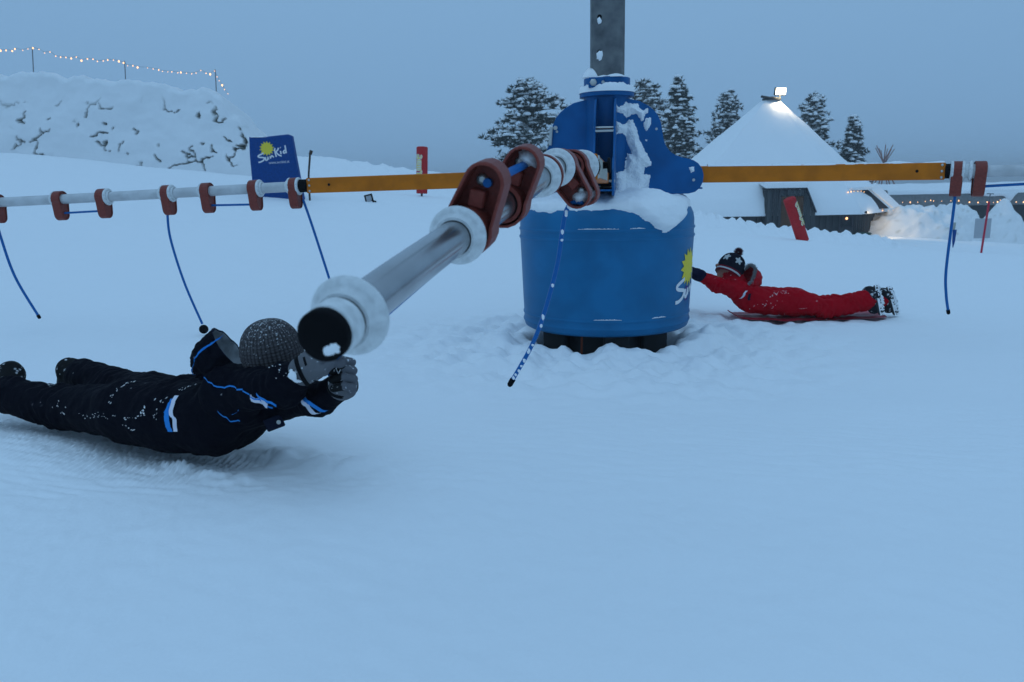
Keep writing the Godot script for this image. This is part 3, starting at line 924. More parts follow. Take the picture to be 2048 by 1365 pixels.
	rope("tow_rope", [inv * Vector3(-0.065, 0.918, -1.800), inv * Vector3(-0.175, 0.824, -1.980), inv * Vector3(-0.353, 0.669, -2.250), inv * Vector3(-0.608, 0.444, -2.618), inv * Vector3(-0.601, 0.389, -2.618)], 0.0075, front, false)
	# black knob and pale plate beside the near beam
	mb = MB.new()
	var k0: Vector3 = inv * Vector3(0.387, 1.101, -3.600)
	mb.tube([k0, k0 + Vector3(0.02, 0, 0), k0 + Vector3(0.022, 0, 0), k0 + Vector3(0.045, 0, 0), k0 + Vector3(0.047, 0, 0), k0 + Vector3(0.056, 0, 0), k0 + Vector3(0.06, 0, 0)], [0.012, 0.012, 0.015, 0.015, 0.032, 0.034, 0.026], 20)
	part("knob", mb.commit(), M.black, front)
	mb = MB.new()
	var fb1: Vector3 = inv * Vector3(0.309, 1.085, -3.140)
	var fz := (fb1 - Vector3(0, 1.07, 0.14)).normalized()
	var fx := Vector3.UP.cross(fz).normalized()
	mb.box(fb1 - fz * 0.62 + fx * 0.033, Vector3(0.004, 0.078, 1.0), Basis(fx, fz.cross(fx), fz), 0.001)
	part("side_panel", mb.commit(), M.beige, front)

	# snow lying on the machine
	mb = MB.new()
	var dome := [Vector2(0.10, 0.938), Vector2(0.24, 0.935), Vector2(0.38, 0.926), Vector2(0.46, 0.912), Vector2(0.5, 0.895), Vector2(0.527, 0.872), Vector2(0.543, 0.838), Vector2(0.549, 0.80), Vector2(0.550, 0.765), Vector2(0.5515, 0.72)]
	mb.grid(260, 60, func(u: float, w: float) -> Vector3:
		var a := u * TAU
		var f := w * (dome.size() - 1)
		var i := mini(int(f), dome.size() - 2)
		var p: Vector2 = dome[i].lerp(dome[i + 1], f - i)
		var q: Vector2 = (dome[i + 1] - dome[i]).normalized()
		var nrm := Vector2(-q.y, q.x)
		var cx := sin(a) * p.x
		var cz := cos(a) * p.x
		var ang := wrapf(a - 0.72, -PI, PI)
		var reach := 0.50 + 0.055 * n_mid.get_noise_2d(cos(a) * 2.2, sin(a) * 2.2) + 0.03 * n_lump.get_noise_2d(cx * 2.0, cz * 2.0) + 0.42 * exp(-pow(ang / 0.30, 2)) + 0.06 * exp(-pow((wrapf(a + 0.75, -PI, PI)) / 0.35, 2))
		var th := 0.032 + 0.018 * n_lump.get_noise_2d(cx, cz) + 0.03 * exp(-pow(ang / 0.33, 2))
		var cut := sm(reach + 0.03, reach - 0.10, w) if w > 0.1 else 1.0
		th = th * sqrt(maxf(cut, 0.0)) + 0.007 * n_fine.get_noise_2d(cx * 5.0, cz * 5.0 + p.y * 5.0) * cut
		if cut <= 0.0: th = -0.006
		return Vector3(sin(a) * (p.x + nrm.x * th), p.y + nrm.y * th, cos(a) * (p.x + nrm.x * th)), true)
	var drift := part("snow_drift", mb.commit(), M.snow_lump, self, root.transform)
	tag(drift, "soft snow cap lying on the shoulder of the blue drum", "snow")
	var masks := [PackedVector2Array([Vector2(0.057, 1.396), Vector2(0.096, 1.377), Vector2(0.120, 1.383), Vector2(0.138, 1.405), Vector2(0.162, 1.405), Vector2(0.183, 1.357), Vector2(0.199, 1.304), Vector2(0.230, 1.232), Vector2(0.279, 1.148), Vector2(0.277, 1.127), Vector2(0.238, 1.113), Vector2(0.235, 1.078), Vector2(0.275, 1.068), Vector2(0.269, 1.029), Vector2(0.264, 0.981), Vector2(0.246, 0.969), Vector2(0.246, 0.933), Vector2(-0.016, 0.925), Vector2(-0.004, 0.973), Vector2(0.045, 1.009), Vector2(0.056, 1.081), Vector2(0.080, 1.095), Vector2(0.111, 1.095), Vector2(0.117, 1.140), Vector2(0.128, 1.205), Vector2(0.158, 1.198), Vector2(0.140, 1.246), Vector2(0.127, 1.264), Vector2(0.121, 1.306), Vector2(0.091, 1.324), Vector2(0.061, 1.313)]),
		PackedVector2Array([Vector2(0.059, 1.495), Vector2(0.077, 1.477), Vector2(0.107, 1.488), Vector2(0.119, 1.514), Vector2(0.137, 1.502), Vector2(0.191, 1.497), Vector2(0.203, 1.471), Vector2(0.227, 1.455), Vector2(0.247, 1.472), Vector2(0.259, 1.463), Vector2(0.251, 1.440), Vector2(0.239, 1.432), Vector2(0.222, 1.391), Vector2(0.210, 1.398), Vector2(0.191, 1.430), Vector2(0.162, 1.437), Vector2(0.126, 1.412), Vector2(0.108, 1.436), Vector2(0.072, 1.443), Vector2(0.059, 1.455)]),
		PackedVector2Array([Vector2(0.239, 1.408), Vector2(0.263, 1.416), Vector2(0.275, 1.407), Vector2(0.270, 1.372), Vector2(0.249, 1.332), Vector2(0.240, 1.338), Vector2(0.225, 1.362)]),
		PackedVector2Array([Vector2(0.236, 1.282), Vector2(0.244, 1.288), Vector2(0.252, 1.279), Vector2(0.244, 1.270)]), PackedVector2Array([Vector2(0.504, 1.114), Vector2(0.536, 1.116), Vector2(0.536, 1.081), Vector2(0.516, 1.078)])]
	var lo := Vector2(0.02, 0.93)
	var size := Vector2(0.58, 0.62)
	mb = MB.new()
	mb.grid(190, 200, func(u: float, w: float) -> Vector3:
		var p := lo + Vector2(u, w) * size
		var best := -1.0
		var jit := Vector2(n_fine.get_noise_2d(p.x * 6.0, p.y * 6.0), n_fine.get_noise_2d(p.x * 6.0 + 50.0, p.y * 6.0)) * 0.006
		for m in masks: best = maxf(best, inside(m, p + jit))
		var face := 0.064
		if p.x < 0.128: face = maxf(face, sqrt(maxf(0.0, 0.14 * 0.14 - p.x * p.x)))
		var th := -0.004
		if best < -0.008: return Vector3(0, 0, 2e8)
		if best > 0.0:
			th = 0.034 * sqrt(sm(0.0, 0.045, best)) * (1.0 + 0.6 * n_lump.get_noise_2d(p.x * 2.0, p.y * 2.0)) + 0.005 * n_fine.get_noise_2d(p.x * 12.0, p.y * 12.0)
			th += 0.10 * sm(1.06, 0.93, p.y) * sm(0.0, 0.06, best)
		return Vector3(p.x, p.y, face + th))
	var crust := part("snow_crust", mb.commit(), M.snow_lump, self, root.transform)
	tag(crust, "ragged snow stuck to the front of the blue bracket right of the slot", "snow")
	# snow round the collar and along the right beam
	mb = MB.new()
	mb.grid(80, 14, func(u: float, w: float) -> Vector3:
		var a := u * TAU
		var r := lerpf(0.138, 0.172, w)
		var th := 0.045 * sqrt(maxf(0.0, 1.0 - pow(2.0 * w - 0.95, 2))) * (1.0 + 0.35 * n_mid.get_noise_2d(cos(a) * 2.0, sin(a) * 2.0)) - 0.003
		return Vector3(sin(a) * r, 1.572 + th, cos(a) * r), true)
	tag(part("snow_ring", mb.commit(), M.snow_lump, self, root.transform), "ring of snow under the collar at the mast foot", "snow")
	for q in [[-0.095, 0.05, 0.05], [0.05, 0.07, 0.018], [-0.02, 0.05, 0.012]]:
		mb = MB.new()
		mb.grid(20, 8, func(u: float, w: float) -> Vector3:
			var a := u * TAU
			return Vector3(q[0] + cos(a) * w * q[1], 1.652 + q[2] * (1.0 - w * w) * (1.0 + 0.4 * n_fine.get_noise_2d(cos(a) * 3.0, q[0] * 90.0)), 0.118 + sin(a) * w * 0.025), true)
		part("snow_clot", mb.commit(), M.snow_lump, root)
	var beam_a := Vector3(0.62, 1.117, 0.0)
	var beam_b: Vector3 = Vector3(1.989, 1.104, -0.010)
	mb = MB.new()
	mb.grid(150, 10, func(u: float, w: float) -> Vector3:
		var p := beam_a.lerp(beam_b, u)
		var th := (0.013 + 0.013 * n_mid.get_noise_2d(u * 5.0, 3.0) + 0.004 * n_fine.get_noise_2d(u * 30.0, 1.0)) * sqrt(maxf(0.0, 1.0 - pow(2.0 * w - 1.0, 2)))
		return Vector3(p.x, p.y + th - 0.002, p.z + (w - 0.5) * -0.06))
	tag(part("snow_strip", mb.commit(), M.snow_lump, self, root.transform), "thin strip of snow along the top of the right yellow arm", "snow")


# ---------------------------------------------------------------- people
func paint(mb: MB, f: Field, cols: Array, specks: float, at: Array = []) -> void:
	# cloth colour per part, with crumbs of snow; at: [centre, radius] of snowier places
	mb.normals()
	mb.c.resize(mb.v.size())
	for i in mb.v.size():
		var p := mb.v[i]
		var col: Color = cols[f.near_tag(p)]
		var s := n_fine.get_noise_3dv(p * 9.0) + 0.4 * n_mid.get_noise_3dv(p * 6.0)
		var lim := specks
		for q in at:
			lim -= 0.22 * (1.0 - sm(0.3, 1.0, p.distance_to(q[0]) / q[1]))
		if s > lim: col = col.lerp(Color(0.72, 0.73, 0.75), clampf((s - lim) * 9.0, 0.0, 1.0))
		mb.c[i] = col

func patch(called: String, f: Field, line: Array, across: Vector3, width: float, m: Material, parent: Node3D, lift := 0.003) -> void:
	# a strip of cloth or braid lying on the surface of a body
	var pts := curve(line, 5)
	var mb := MB.new()
	var nv := 4
	mb.grid(pts.size() - 1, nv, func(u: float, w: float) -> Vector3:
		var i := int(round(u * (pts.size() - 1)))
		return f.onto(pts[i], lift + 0.002) + across * (w - 0.5) * width)
	part(called, mb.commit(), m, parent)

func crumbs(f: Field, lines: Array, o: Vector3, parent: Node3D) -> void:
	# crumbs of snow caught on seams and folds; each line: [points, how many, spread, size]
	var mb := MB.new()
	for l in lines:
		var pts := curve(l[0], 6)
		for i in l[1]:
			var k := rng.randi_range(0, pts.size() - 2)
			var p: Vector3 = pts[k].lerp(pts[k + 1], rng.randf()) + o + Vector3(rng.randfn(), rng.randfn(), 0) * l[2]
			p = f.onto(p, 0.001)
			var s: float = l[3] * rng.randf_range(0.3, 1.0)
			var d: Vector3 = (pts[k + 1] - pts[k]).normalized()
			mb.lathe([Vector2(0, -1.0), Vector2(0.7, -0.4), Vector2(0.8, 0.3), Vector2(0, 1.0)], 6, Transform3D(look(d) * Basis.from_scale(Vector3(s * 0.6, s * rng.randf_range(0.8, 2.2), s * 0.6)), p))
	part("snow_crumbs", mb.commit(), M.snow_lump, parent).set_meta("kind", "stuff")

func make_glove(f: Field, wrist: Vector3, grip: Vector3, bar: Vector3, back: Vector3, s := 1.0) -> void:
	# fingers curled round a bar through grip; back is the side where the back of the hand is
	var b := bar.normalized()
	var e1 := (wrist - grip)
	e1 = (e1 - b * e1.dot(b)).normalized()
	var e2 := back - b * back.dot(b)
	e2 = (e2 - e1 * e2.dot(e1)).normalized()
	f.add(wrist, wrist.lerp(grip, 0.35), 0.037 * s, 0.038 * s, 0.02, 0)
	for j in 4:
		var off := b * (j - 1.5) * 0.0255 * s
		var r := (0.030 + 0.003 * (1.0 - absf(j - 1.4))) * s
		var pts := []
		for k in 4:
			var th := 0.75 + k * 1.15
			pts.append(grip + off + (e1 * cos(th) + e2 * sin(th)) * r)
		f.add(wrist.lerp(grip, 0.3) + off * 0.7 + e2 * 0.012 * s, pts[0], 0.020 * s, 0.0145 * s, 0.010, 0)
		f.add(pts[0], pts[1], 0.0128 * s, 0.0122 * s, 0.003, 1)
		f.add(pts[1], pts[2], 0.0122 * s, 0.0118 * s, 0.003, 1)
		f.add(pts[2], pts[3], 0.0118 * s, 0.011 * s, 0.003, 2)
	var t0 := wrist.lerp(grip, 0.3) - e2 * 0.01 * s + b * 0.036 * s
	var t1 := grip + e1 * 0.03 * s - e2 * 0.02 * s + b * 0.048 * s
	var t2 := grip - e1 * 0.006 * s - e2 * 0.033 * s + b * 0.03 * s
	f.add(t0, t1, 0.018 * s, 0.016 * s, 0.012, 2)
	f.add(t1, t2, 0.016 * s, 0.0135 * s, 0.006, 2)

func hat(parent: Node3D, ctr: Vector3, up: Vector3, r: float, h: float, drop: float, knit: Callable, bump: float, cols: int, rows: int) -> void:
	var bs := look(up, Vector3(0.3, 0, 1))
	var mb := MB.new()
	var pts := []
	for j in rows * 6 + 1:
		pts.append(float(j) / (rows * 6))
	mb.grid(cols * 6, rows * 6, func(u: float, w: float) -> Vector3:
		var a := u * TAU
		var rr: float
		var y: float
		var side := drop / (drop + h * 1.25)
		if w < side:
			y = -drop + w / side * drop
			rr = r * (0.97 + 0.03 * w / side)
		else:
			var t := (w - side) / (1.0 - side) * PI / 2.0
			y = sin(t) * h
			rr = r * pow(cos(t), 0.8)
		var k := bump * (absf(sin(a * cols * 0.5)) * 0.7 + absf(sin(w * rows * PI)) * 0.7 + 0.2 * n_fine.get_noise_2d(a * 8.0, w * 40.0))
		rr += k * clampf(rr / r, 0.0, 1.0)
		rr *= 1.0 + 0.03 * n_mid.get_noise_3d(cos(a) * 1.2, w * 2.0, sin(a) * 1.2)
		return ctr + bs * Vector3(cos(a) * rr, y, -sin(a) * rr), true)
	mb.normals()
	mb.c.resize(mb.v.size())
	var inv := bs.inverse()
	for i in mb.v.size(): mb.c[i] = knit.call(inv * (mb.v[i] - ctr), mb.v[i])
	part("knit_hat", mb.commit(), M.knit, parent)

func face(f: Field, ctr: Vector3, up: Vector3, fwd: Vector3, r: float, t: int) -> void:
	var side := up.cross(fwd).normalized()
	f.add(ctr + up * r * 0.25 - fwd * r * 0.15, ctr + up * r * 0.1 + fwd * r * 0.1, r * 0.92, r * 0.9, 0.02, t)
	f.add(ctr - up * r * 0.45 + fwd * r * 0.30, ctr - up * r * 0.72 + fwd * r * 0.42, r * 0.55, r * 0.36, 0.03, t)
	f.add(ctr + up * r * 0.0 + fwd * r * 0.95, ctr - up * r * 0.22 + fwd * r * 1.1, r * 0.10, r * 0.16, 0.02, t)
	for s: float in [-1.0, 1.0]:
		f.add(ctr - up * r * 0.2 + fwd * r * 0.62 + side * s * r * 0.4, ctr - up * r * 0.3 + fwd * r * 0.6 + side * s * r * 0.4, r * 0.3, r * 0.3, 0.03, t)
		f.add(ctr + side * s * r * 0.88 + up * r * 0.1, ctr + side * s * r * 0.86 - up * r * 0.15, r * 0.16, r * 0.12, 0.01, t)

func eyes(parent: Node3D, ctr: Vector3, up: Vector3, fwd: Vector3, r: float) -> void:
	var side := up.cross(fwd).normalized()
	for s: float in [-1.0, 1.0]:
		var e := SphereMesh.new()
		e.radius = r * 0.10; e.height = r * 0.2; e.radial_segments = 12; e.rings = 6
		part("eye", e, M.black, parent, Transform3D(Basis(), ctr + up * r * 0.06 + fwd * r * 0.9 + side * s * r * 0.36))
	var mb := MB.new()
	var m0 := ctr - up * r * 0.5 + fwd * r * 0.86
	mb.tube([m0 - side * r * 0.24, m0 + fwd * r * 0.04, m0 + side * r * 0.24], [r * 0.03, r * 0.06, r * 0.03], 6)
	part("mouth", mb.commit(), M.clamp_red, parent)

func make_near_child() -> void:
	var J := {"pelvis": Vector3(-1.519, 0.140, -3.168), "belly": Vector3(-1.313, 0.145, -3.066), "chest": Vector3(-1.118, 0.170, -2.996), "upchest": Vector3(-0.986, 0.257, -2.908), "rshould": Vector3(-1.045, 0.300, -2.845), "relbow": Vector3(-0.788, 0.365, -2.644), "rwrist": Vector3(-0.697, 0.427, -2.595), "rglove": Vector3(-0.660, 0.443, -2.577), "lshould": Vector3(-0.917, 0.234, -2.954), "lelbow": Vector3(-0.695, 0.283, -2.760), "lwrist": Vector3(-0.579, 0.362, -2.643), "lglove": Vector3(-0.561, 0.411, -2.612), "head": Vector3(-0.875, 0.425, -2.859), "crown": Vector3(-0.886, 0.536, -2.881), "chin": Vector3(-0.829, 0.296, -2.773), "neck": Vector3(-0.941, 0.317, -2.899), "hood": Vector3(-1.118, 0.421, -2.960), "hoodopen": Vector3(-1.032, 0.455, -2.926), "rhip": Vector3(-1.575, 0.120, -3.197), "rknee": Vector3(-1.972, 0.100, -3.368), "rankle": Vector3(-2.246, 0.150, -3.452), "rtoe": Vector3(-2.607, 0.100, -3.791), "rheel": Vector3(-2.274, 0.214, -3.531), "lhip": Vector3(-1.488, 0.185, -3.250), "lknee": Vector3(-1.754, 0.156, -3.448), "lankle": Vector3(-2.000, 0.186, -3.627), "lheel": Vector3(-2.091, 0.197, -3.691), "ltoe": Vector3(-2.107, 0.132, -3.698), "grip": Vector3(-0.608, 0.444, -2.618), "ropeat": Vector3(-0.062, 0.906, -1.913)}
	var root := thing("person", "child in navy snowsuit and grey knit hat lying prone under the near arm", "person", Vector3(J.pelvis.x, 0, J.pelvis.z))
	var o := -root.position
	for k in J: J[k] += o
	var f := Field.new()
	f.nz = noise(21, 8.0, FastNoiseLite.TYPE_SIMPLEX_SMOOTH, 3)
	f.amp = 0.013
	var lat := Vector3(0.38, 0, -0.86).normalized()  # across the body, away from the viewer
	var up := Vector3.UP
	J.pelvis.y += 0.012; J.belly.y += 0.01; J.rknee.y += 0.006
	# trunk
	for s: float in [-1.0, 1.0]:
		f.add(J.pelvis + lat * s * 0.062, J.belly + lat * s * 0.06, 0.128, 0.124, 0.06)
		f.add(J.belly + lat * s * 0.06, J.chest + lat * s * 0.065, 0.126, 0.128, 0.06)
		f.add(J.chest + lat * s * 0.065, J.upchest + lat * s * 0.06, 0.128, 0.095, 0.06)
	f.add(J.upchest, J.neck, 0.09, 0.06, 0.05)
	# near (right) arm
	f.add(J.rshould, J.relbow, 0.082, 0.068, 0.05)
	f.add(J.relbow, J.rwrist + (J.relbow - J.rwrist) * 0.2, 0.070, 0.052, 0.035)
	f.add(J.upchest, J.rshould, 0.09, 0.08, 0.06)
	# far (left) arm
	f.add(J.upchest + lat * 0.03, J.lshould, 0.085, 0.075, 0.06)
	f.add(J.lshould, J.lelbow, 0.070, 0.060, 0.04)
	f.add(J.lelbow, J.lwrist + (J.lelbow - J.lwrist) * 0.15, 0.060, 0.046, 0.03)
	# legs
	f.add(J.pelvis - lat * 0.055, J.rknee, 0.114, 0.090, 0.05)
	f.add(J.rknee, J.rankle, 0.092, 0.082, 0.04)
	f.add(J.pelvis + lat * 0.08, J.lknee, 0.114, 0.094, 0.05)
	f.add(J.lknee, J.lankle, 0.092, 0.082, 0.04)
	# head
	var hup := Vector3(-0.1, 0.93, 0.15).normalized()
	var fwd := Vector3(0.72, -0.05, 0.62)
	fwd = (fwd - hup * fwd.dot(hup)).normalized()
	f.add(J.neck, J.head - hup * 0.03, 0.055, 0.055, 0.03, 1)
	face(f, J.head - hup * 0.015, hup, fwd, 0.098, 1)
	f.wr = [[J.belly + up * 0.05, Vector3(0.9, 0, 0.4), 0.05, 0.007, 0.14], [J.rknee, Vector3(0.9, 0.1, 0.4), 0.045, 0.008, 0.12], [J.lknee, Vector3(0.8, 0, 0.6), 0.045, 0.007, 0.12], [J.relbow, Vector3(0.8, 0.3, 0.4), 0.045, 0.007, 0.10], [J.lelbow, Vector3(0.75, 0.4, 0.5), 0.04, 0.006, 0.10], [J.rshould, Vector3(0.6, 0.6, 0.4), 0.055, 0.007, 0.12], [J.chest, Vector3(0.85, -0.3, 0.3), 0.07, 0.006, 0.15], [J.rankle, Vector3(0.9, 0, 0.3), 0.04, 0.006, 0.10]]
	var mb := f.mesh(0.0085)
	paint(mb, f, [Color(0.0060, 0.0070, 0.0115), Color(0.30, 0.15, 0.11)], 0.84, [[J.belly + up * 0.1, 0.3], [J.rknee, 0.25]])
	part("body", mb.commit(true), M.suit, root)
	eyes(root, J.head - hup * 0.015, hup, fwd, 0.098)
	# hat of brown grey waffle knit dusted with snow
	hat(root, J.head + hup * 0.012, hup, 0.1075, 0.125, 0.075, func(l: Vector3, p: Vector3) -> Color:
		var s := n_fine.get_noise_3dv(p * 14.0) + 0.35 * l.y / 0.12 - 0.15
		var a := atan2(l.z, l.x)
		var rib := absf(sin(a * 22.0))
		var base := Color(0.085, 0.076, 0.078) * (0.4 + 0.75 * rib * (0.45 + 0.55 * absf(sin(l.y * 190.0))))
		return base.lerp(Color(0.6, 0.61, 0.62), clampf((s - 0.42) * 5.0, 0.0, 0.85)), 0.0035, 44, 26)
	# hood thrown back, open towards the head
	var oax := Vector3(0.80, 0.55, -0.12).normalized()
	var hb := look(-oax, Vector3(0, 0.2, 1))
	J.hood = Vector3(-1.073, 0.423, -2.940) + o
	var shell := func(u: float, w: float, k: float) -> Vector3:
		var a := u * TAU
		var t := w * 1.72
		var r := (0.098 + 0.010 * n_mid.get_noise_3d(cos(a) * 1.3, t, sin(a) * 1.3) + 0.004 * n_fine.get_noise_3d(cos(a) * 3.0, t * 2.0, sin(a) * 3.0)) * k
		return J.hood + hb * (Vector3(cos(a) * sin(t) * 1.0, cos(t) * 1.4, -sin(a) * sin(t) * 1.12) * r)
	mb = MB.new()
	mb.grid(60, 30, func(u: float, w: float) -> Vector3: return shell.call(u, 1.0 - w, 1.0), true)
	mb.c.resize(mb.v.size())
	for i in mb.v.size():
		var s := n_fine.get_noise_3dv(mb.v[i] * 10.0)
		mb.c[i] = Color(0.0060, 0.0070, 0.0115).lerp(Color(0.6, 0.6, 0.62), clampf((s - 0.62) * 8.0, 0.0, 1.0))
	part("hood", mb.commit(), M.suit, root)
	mb = MB.new()
	mb.grid(60, 24, func(u: float, w: float) -> Vector3: return shell.call(u, 1.0 - w, 0.93), true)
	part("hood_lining", mb.commit(), M.lining, root)
	mb = MB.new()
	mb.grid(60, 3, func(u: float, w: float) -> Vector3: return shell.call(u, 1.0 + 0.01 * sin(w * PI), lerpf(0.93, 1.0, w)), true)
	part("hood_edge", mb.commit(), M.stripe_navy, root)
	var arc := curve([Vector3(-1.190, 0.347, -2.895) + o, Vector3(-1.168, 0.399, -2.864) + o, Vector3(-1.130, 0.442, -2.852) + o, Vector3(-1.091, 0.466, -2.857) + o, Vector3(-1.060, 0.484, -2.870) + o], 8)
	mb = MB.new()
	mb.grid(arc.size() - 1, 4, func(u: float, w: float) -> Vector3:
		var p: Vector3 = arc[int(round(u * (arc.size() - 1)))] + Vector3(0.55, 0.8, 0.0) * (w - 0.5) * 0.027
		var l: Vector3 = hb.inverse() * (p - J.hood)
		l = Vector3(l.x, l.y / 1.4, l.z / 1.12).normalized()
		return shell.call(fposmod(atan2(-l.z, l.x), TAU) / TAU, acos(clampf(l.y, -1.0, 1.0)) / 1.72, 1.035))
	part("hood_stripe", mb.commit(), M.stripe_blue, root)
	# gloves closed on the rope
	var bar := Vector3(-0.55, 0.52, -0.6)
	for g in 2:
		var gf := Field.new()
		gf.nz = f.nz
		gf.amp = 0.002
		var wr: Vector3 = J.rwrist if g == 0 else J.lwrist
		var gp: Vector3 = J.grip + (Vector3(-0.012, 0.012, 0.012) if g == 0 else Vector3(0.035, -0.045, 0.0))
		make_glove(gf, wr + (gp - wr) * 0.15, gp, bar if g == 0 else Vector3(-0.1, 0.8, -0.5), Vector3(-0.5, 0.3, 0.8) if g == 0 else Vector3(0.6, 0.1, 0.7), 1.2)
		gf.add(wr + (wr - gp) * 0.02, wr + (gp - wr) * 0.25, 0.049, 0.043, 0.02, 0)
		mb = gf.mesh(0.0036)
		paint(mb, gf, [Color(0.13, 0.13, 0.14), Color(0.12, 0.12, 0.13), Color(0.012, 0.012, 0.014)], 0.5)
		part("glove", mb.commit(true), M.glove, root)
		var hem := wr + (wr - gp) * 0.02
		mb = MB.new()
		mb.lathe([Vector2(0.046, -0.008), Vector2(0.0535, -0.006), Vector2(0.0535, 0.006), Vector2(0.046, 0.008)], 28, Transform3D(look(gp - wr), hem))
		part("glove_hem", mb.commit(), M.black, root)
		mb = MB.new()
		mb.lathe([Vector2(0.044, -0.005), Vector2(0.0485, -0.004), Vector2(0.0485, 0.004), Vector2(0.044, 0.005)], 28, Transform3D(look(gp - wr), wr.lerp(gp, 0.3)))
		part("glove_strap", mb.commit(), M.black, root)
		if g == 1:
			var tc := gf.onto(gp + Vector3(-0.01, 0.035, 0.05), 0.001)
			mb = MB.new()
			for k in 3:
				var a := TAU * k / 3 + 0.4
				var a2 := TAU * (k + 1) / 3 + 0.4
				mb.tube([gf.onto(tc + Vector3(cos(a), sin(a), 0) * 0.012, 0.001), gf.onto(tc + Vector3(cos(a2), sin(a2), 0) * 0.012, 0.001)], 0.0012, 5)
			part("triangle_emblem", mb.commit(), M.white_paint, root)
	# boots
	for q in [[J.rankle, J.rheel, J.rtoe.lerp(J.rankle, 0.55)], [J.lankle, J.lheel, J.ltoe]]:
		var bf := Field.new()
		bf.nz = f.nz; bf.amp = 0.004
		var d: Vector3 = (q[1] - q[0]).normalized()
		bf.add(q[0] + d * 0.01, q[1], 0.066, 0.058, 0.03)
		bf.add(q[1], q[2], 0.052, 0.045, 0.03)
		bf.add(q[1] + d * 0.03, q[2] + d * 0.03, 0.045, 0.04, 0.01, 1)
		mb = bf.mesh(0.009)
		paint(mb, bf, [Color(0.012, 0.013, 0.015), Color(0.03, 0.032, 0.035)], 0.42)
		part("boot", mb.commit(true), M.suit, root)
	# braid and reflective bands
	var pz := func(a: Vector3) -> Vector3: return a + o
	patch("piping", f, [pz.call(Vector3(-1.111, 0.365, -2.796)), pz.call(Vector3(-1.048, 0.340, -2.761)), pz.call(Vector3(-0.972, 0.340, -2.720)), pz.call(Vector3(-0.907, 0.344, -2.680)), pz.call(Vector3(-0.853, 0.336, -2.638)), pz.call(Vector3(-0.800, 0.319, -2.614))], Vector3(0.1, 1, 0.3), 0.006, M.stripe_blue, root)
	patch("sleeve_band", f, [pz.call(Vector3(-0.887, 0.337, -2.658)), pz.call(Vector3(-0.850, 0.327, -2.626)), pz.call(Vector3(-0.820, 0.318, -2.614))], Vector3(0.25, 0.85, 0.3), 0.022, M.stripe_white, root)
	patch("sleeve_band", f, [pz.call(Vector3(-0.847, 0.350, -2.620)), pz.call(Vector3(-0.814, 0.341, -2.598)), pz.call(Vector3(-0.787, 0.329, -2.596))], Vector3(0.1, 0.9, 0.2), 0.010, M.stripe_blue, root, 0.006)
	patch("sleeve_band", f, [pz.call(Vector3(-0.734, 0.316, -2.685)), pz.call(Vector3(-0.724, 0.291, -2.680)), pz.call(Vector3(-0.703, 0.262, -2.685)), pz.call(Vector3(-0.677, 0.254, -2.693))], Vector3(0.8, 0.3, 0.2), 0.02, M.stripe_white, root)
	patch("sleeve_band", f, [pz.call(Vector3(-0.714, 0.315, -2.675)), pz.call(Vector3(-0.697, 0.294, -2.671)), pz.call(Vector3(-0.672, 0.273, -2.677)), pz.call(Vector3(-0.650, 0.263, -2.685))], Vector3(0.8, 0.4, 0.2), 0.017, M.stripe_blue, root, 0.004)
	patch("side_band", f, [pz.call(Vector3(-1.255, 0.295, -2.864)), pz.call(Vector3(-1.271, 0.262, -2.838)), pz.call(Vector3(-1.271, 0.229, -2.821)), pz.call(Vector3(-1.259, 0.193, -2.814)), pz.call(Vector3(-1.246, 0.153, -2.826))], Vector3(1, 0.05, 0.3), 0.017, M.stripe_white, root)
	patch("side_band", f, [pz.call(Vector3(-1.278, 0.287, -2.873)), pz.call(Vector3(-1.294, 0.258, -2.847)), pz.call(Vector3(-1.297, 0.225, -2.830)), pz.call(Vector3(-1.285, 0.187, -2.823)), pz.call(Vector3(-1.270, 0.149, -2.836))], Vector3(1, 0.05, 0.3), 0.021, M.stripe_blue, root)
	patch("piping", f, [pz.call(Vector3(-1.055, 0.217, -2.717)), pz.call(Vector3(-1.038, 0.206, -2.715)), pz.call(Vector3(-1.021, 0.184, -2.720)), pz.call(Vector3(-0.993, 0.168, -2.728))], Vector3(0.1, 1, 0.3), 0.005, M.stripe_blue, root)
	patch("piping", f, [pz.call(Vector3(-0.997, 0.224, -2.708)), pz.call(Vector3(-0.969, 0.251, -2.703))], Vector3(0.7, 0.6, 0.3), 0.005, M.stripe_blue, root)
	mb = MB.new()
	mb.tube([pz.call(Vector3(-1.841, 0.147, -3.090)), pz.call(Vector3(-1.841, 0.096, -3.101))], 0.003, 5)
	crumbs(f, [[[Vector3(-1.801, 0.153, -3.040), Vector3(-1.565, 0.180, -2.923), Vector3(-1.391, 0.210, -2.848)], 46, 0.002, 0.0032], [[Vector3(-1.349, 0.179, -2.821), Vector3(-1.342, 0.257, -2.857), Vector3(-1.277, 0.306, -2.897), Vector3(-1.213, 0.348, -2.925)], 26, 0.009, 0.0038],
		[[Vector3(-1.584, 0.234, -2.954), Vector3(-1.557, 0.279, -3.014), Vector3(-1.502, 0.310, -3.071)], 16, 0.007, 0.004], [[Vector3(-1.536, 0.151, -2.887), Vector3(-1.487, 0.143, -2.855), Vector3(-1.445, 0.154, -2.847)], 11, 0.003, 0.004],
		[[Vector3(-1.978, 0.187, -3.149), Vector3(-1.925, 0.137, -3.088)], 12, 0.012, 0.004], [[Vector3(-0.812, 0.448, -2.619), Vector3(-0.737, 0.440, -2.556)], 10, 0.02, 0.004], [[Vector3(-1.407, 0.263, -2.878), Vector3(-1.395, 0.226, -2.861)], 8, 0.004, 0.007],
		[[Vector3(-1.179, 0.446, -2.894), Vector3(-1.113, 0.508, -2.906)], 8, 0.012, 0.003]], o, root)
	# jacket flap and snap under the chest
	mb = MB.new()
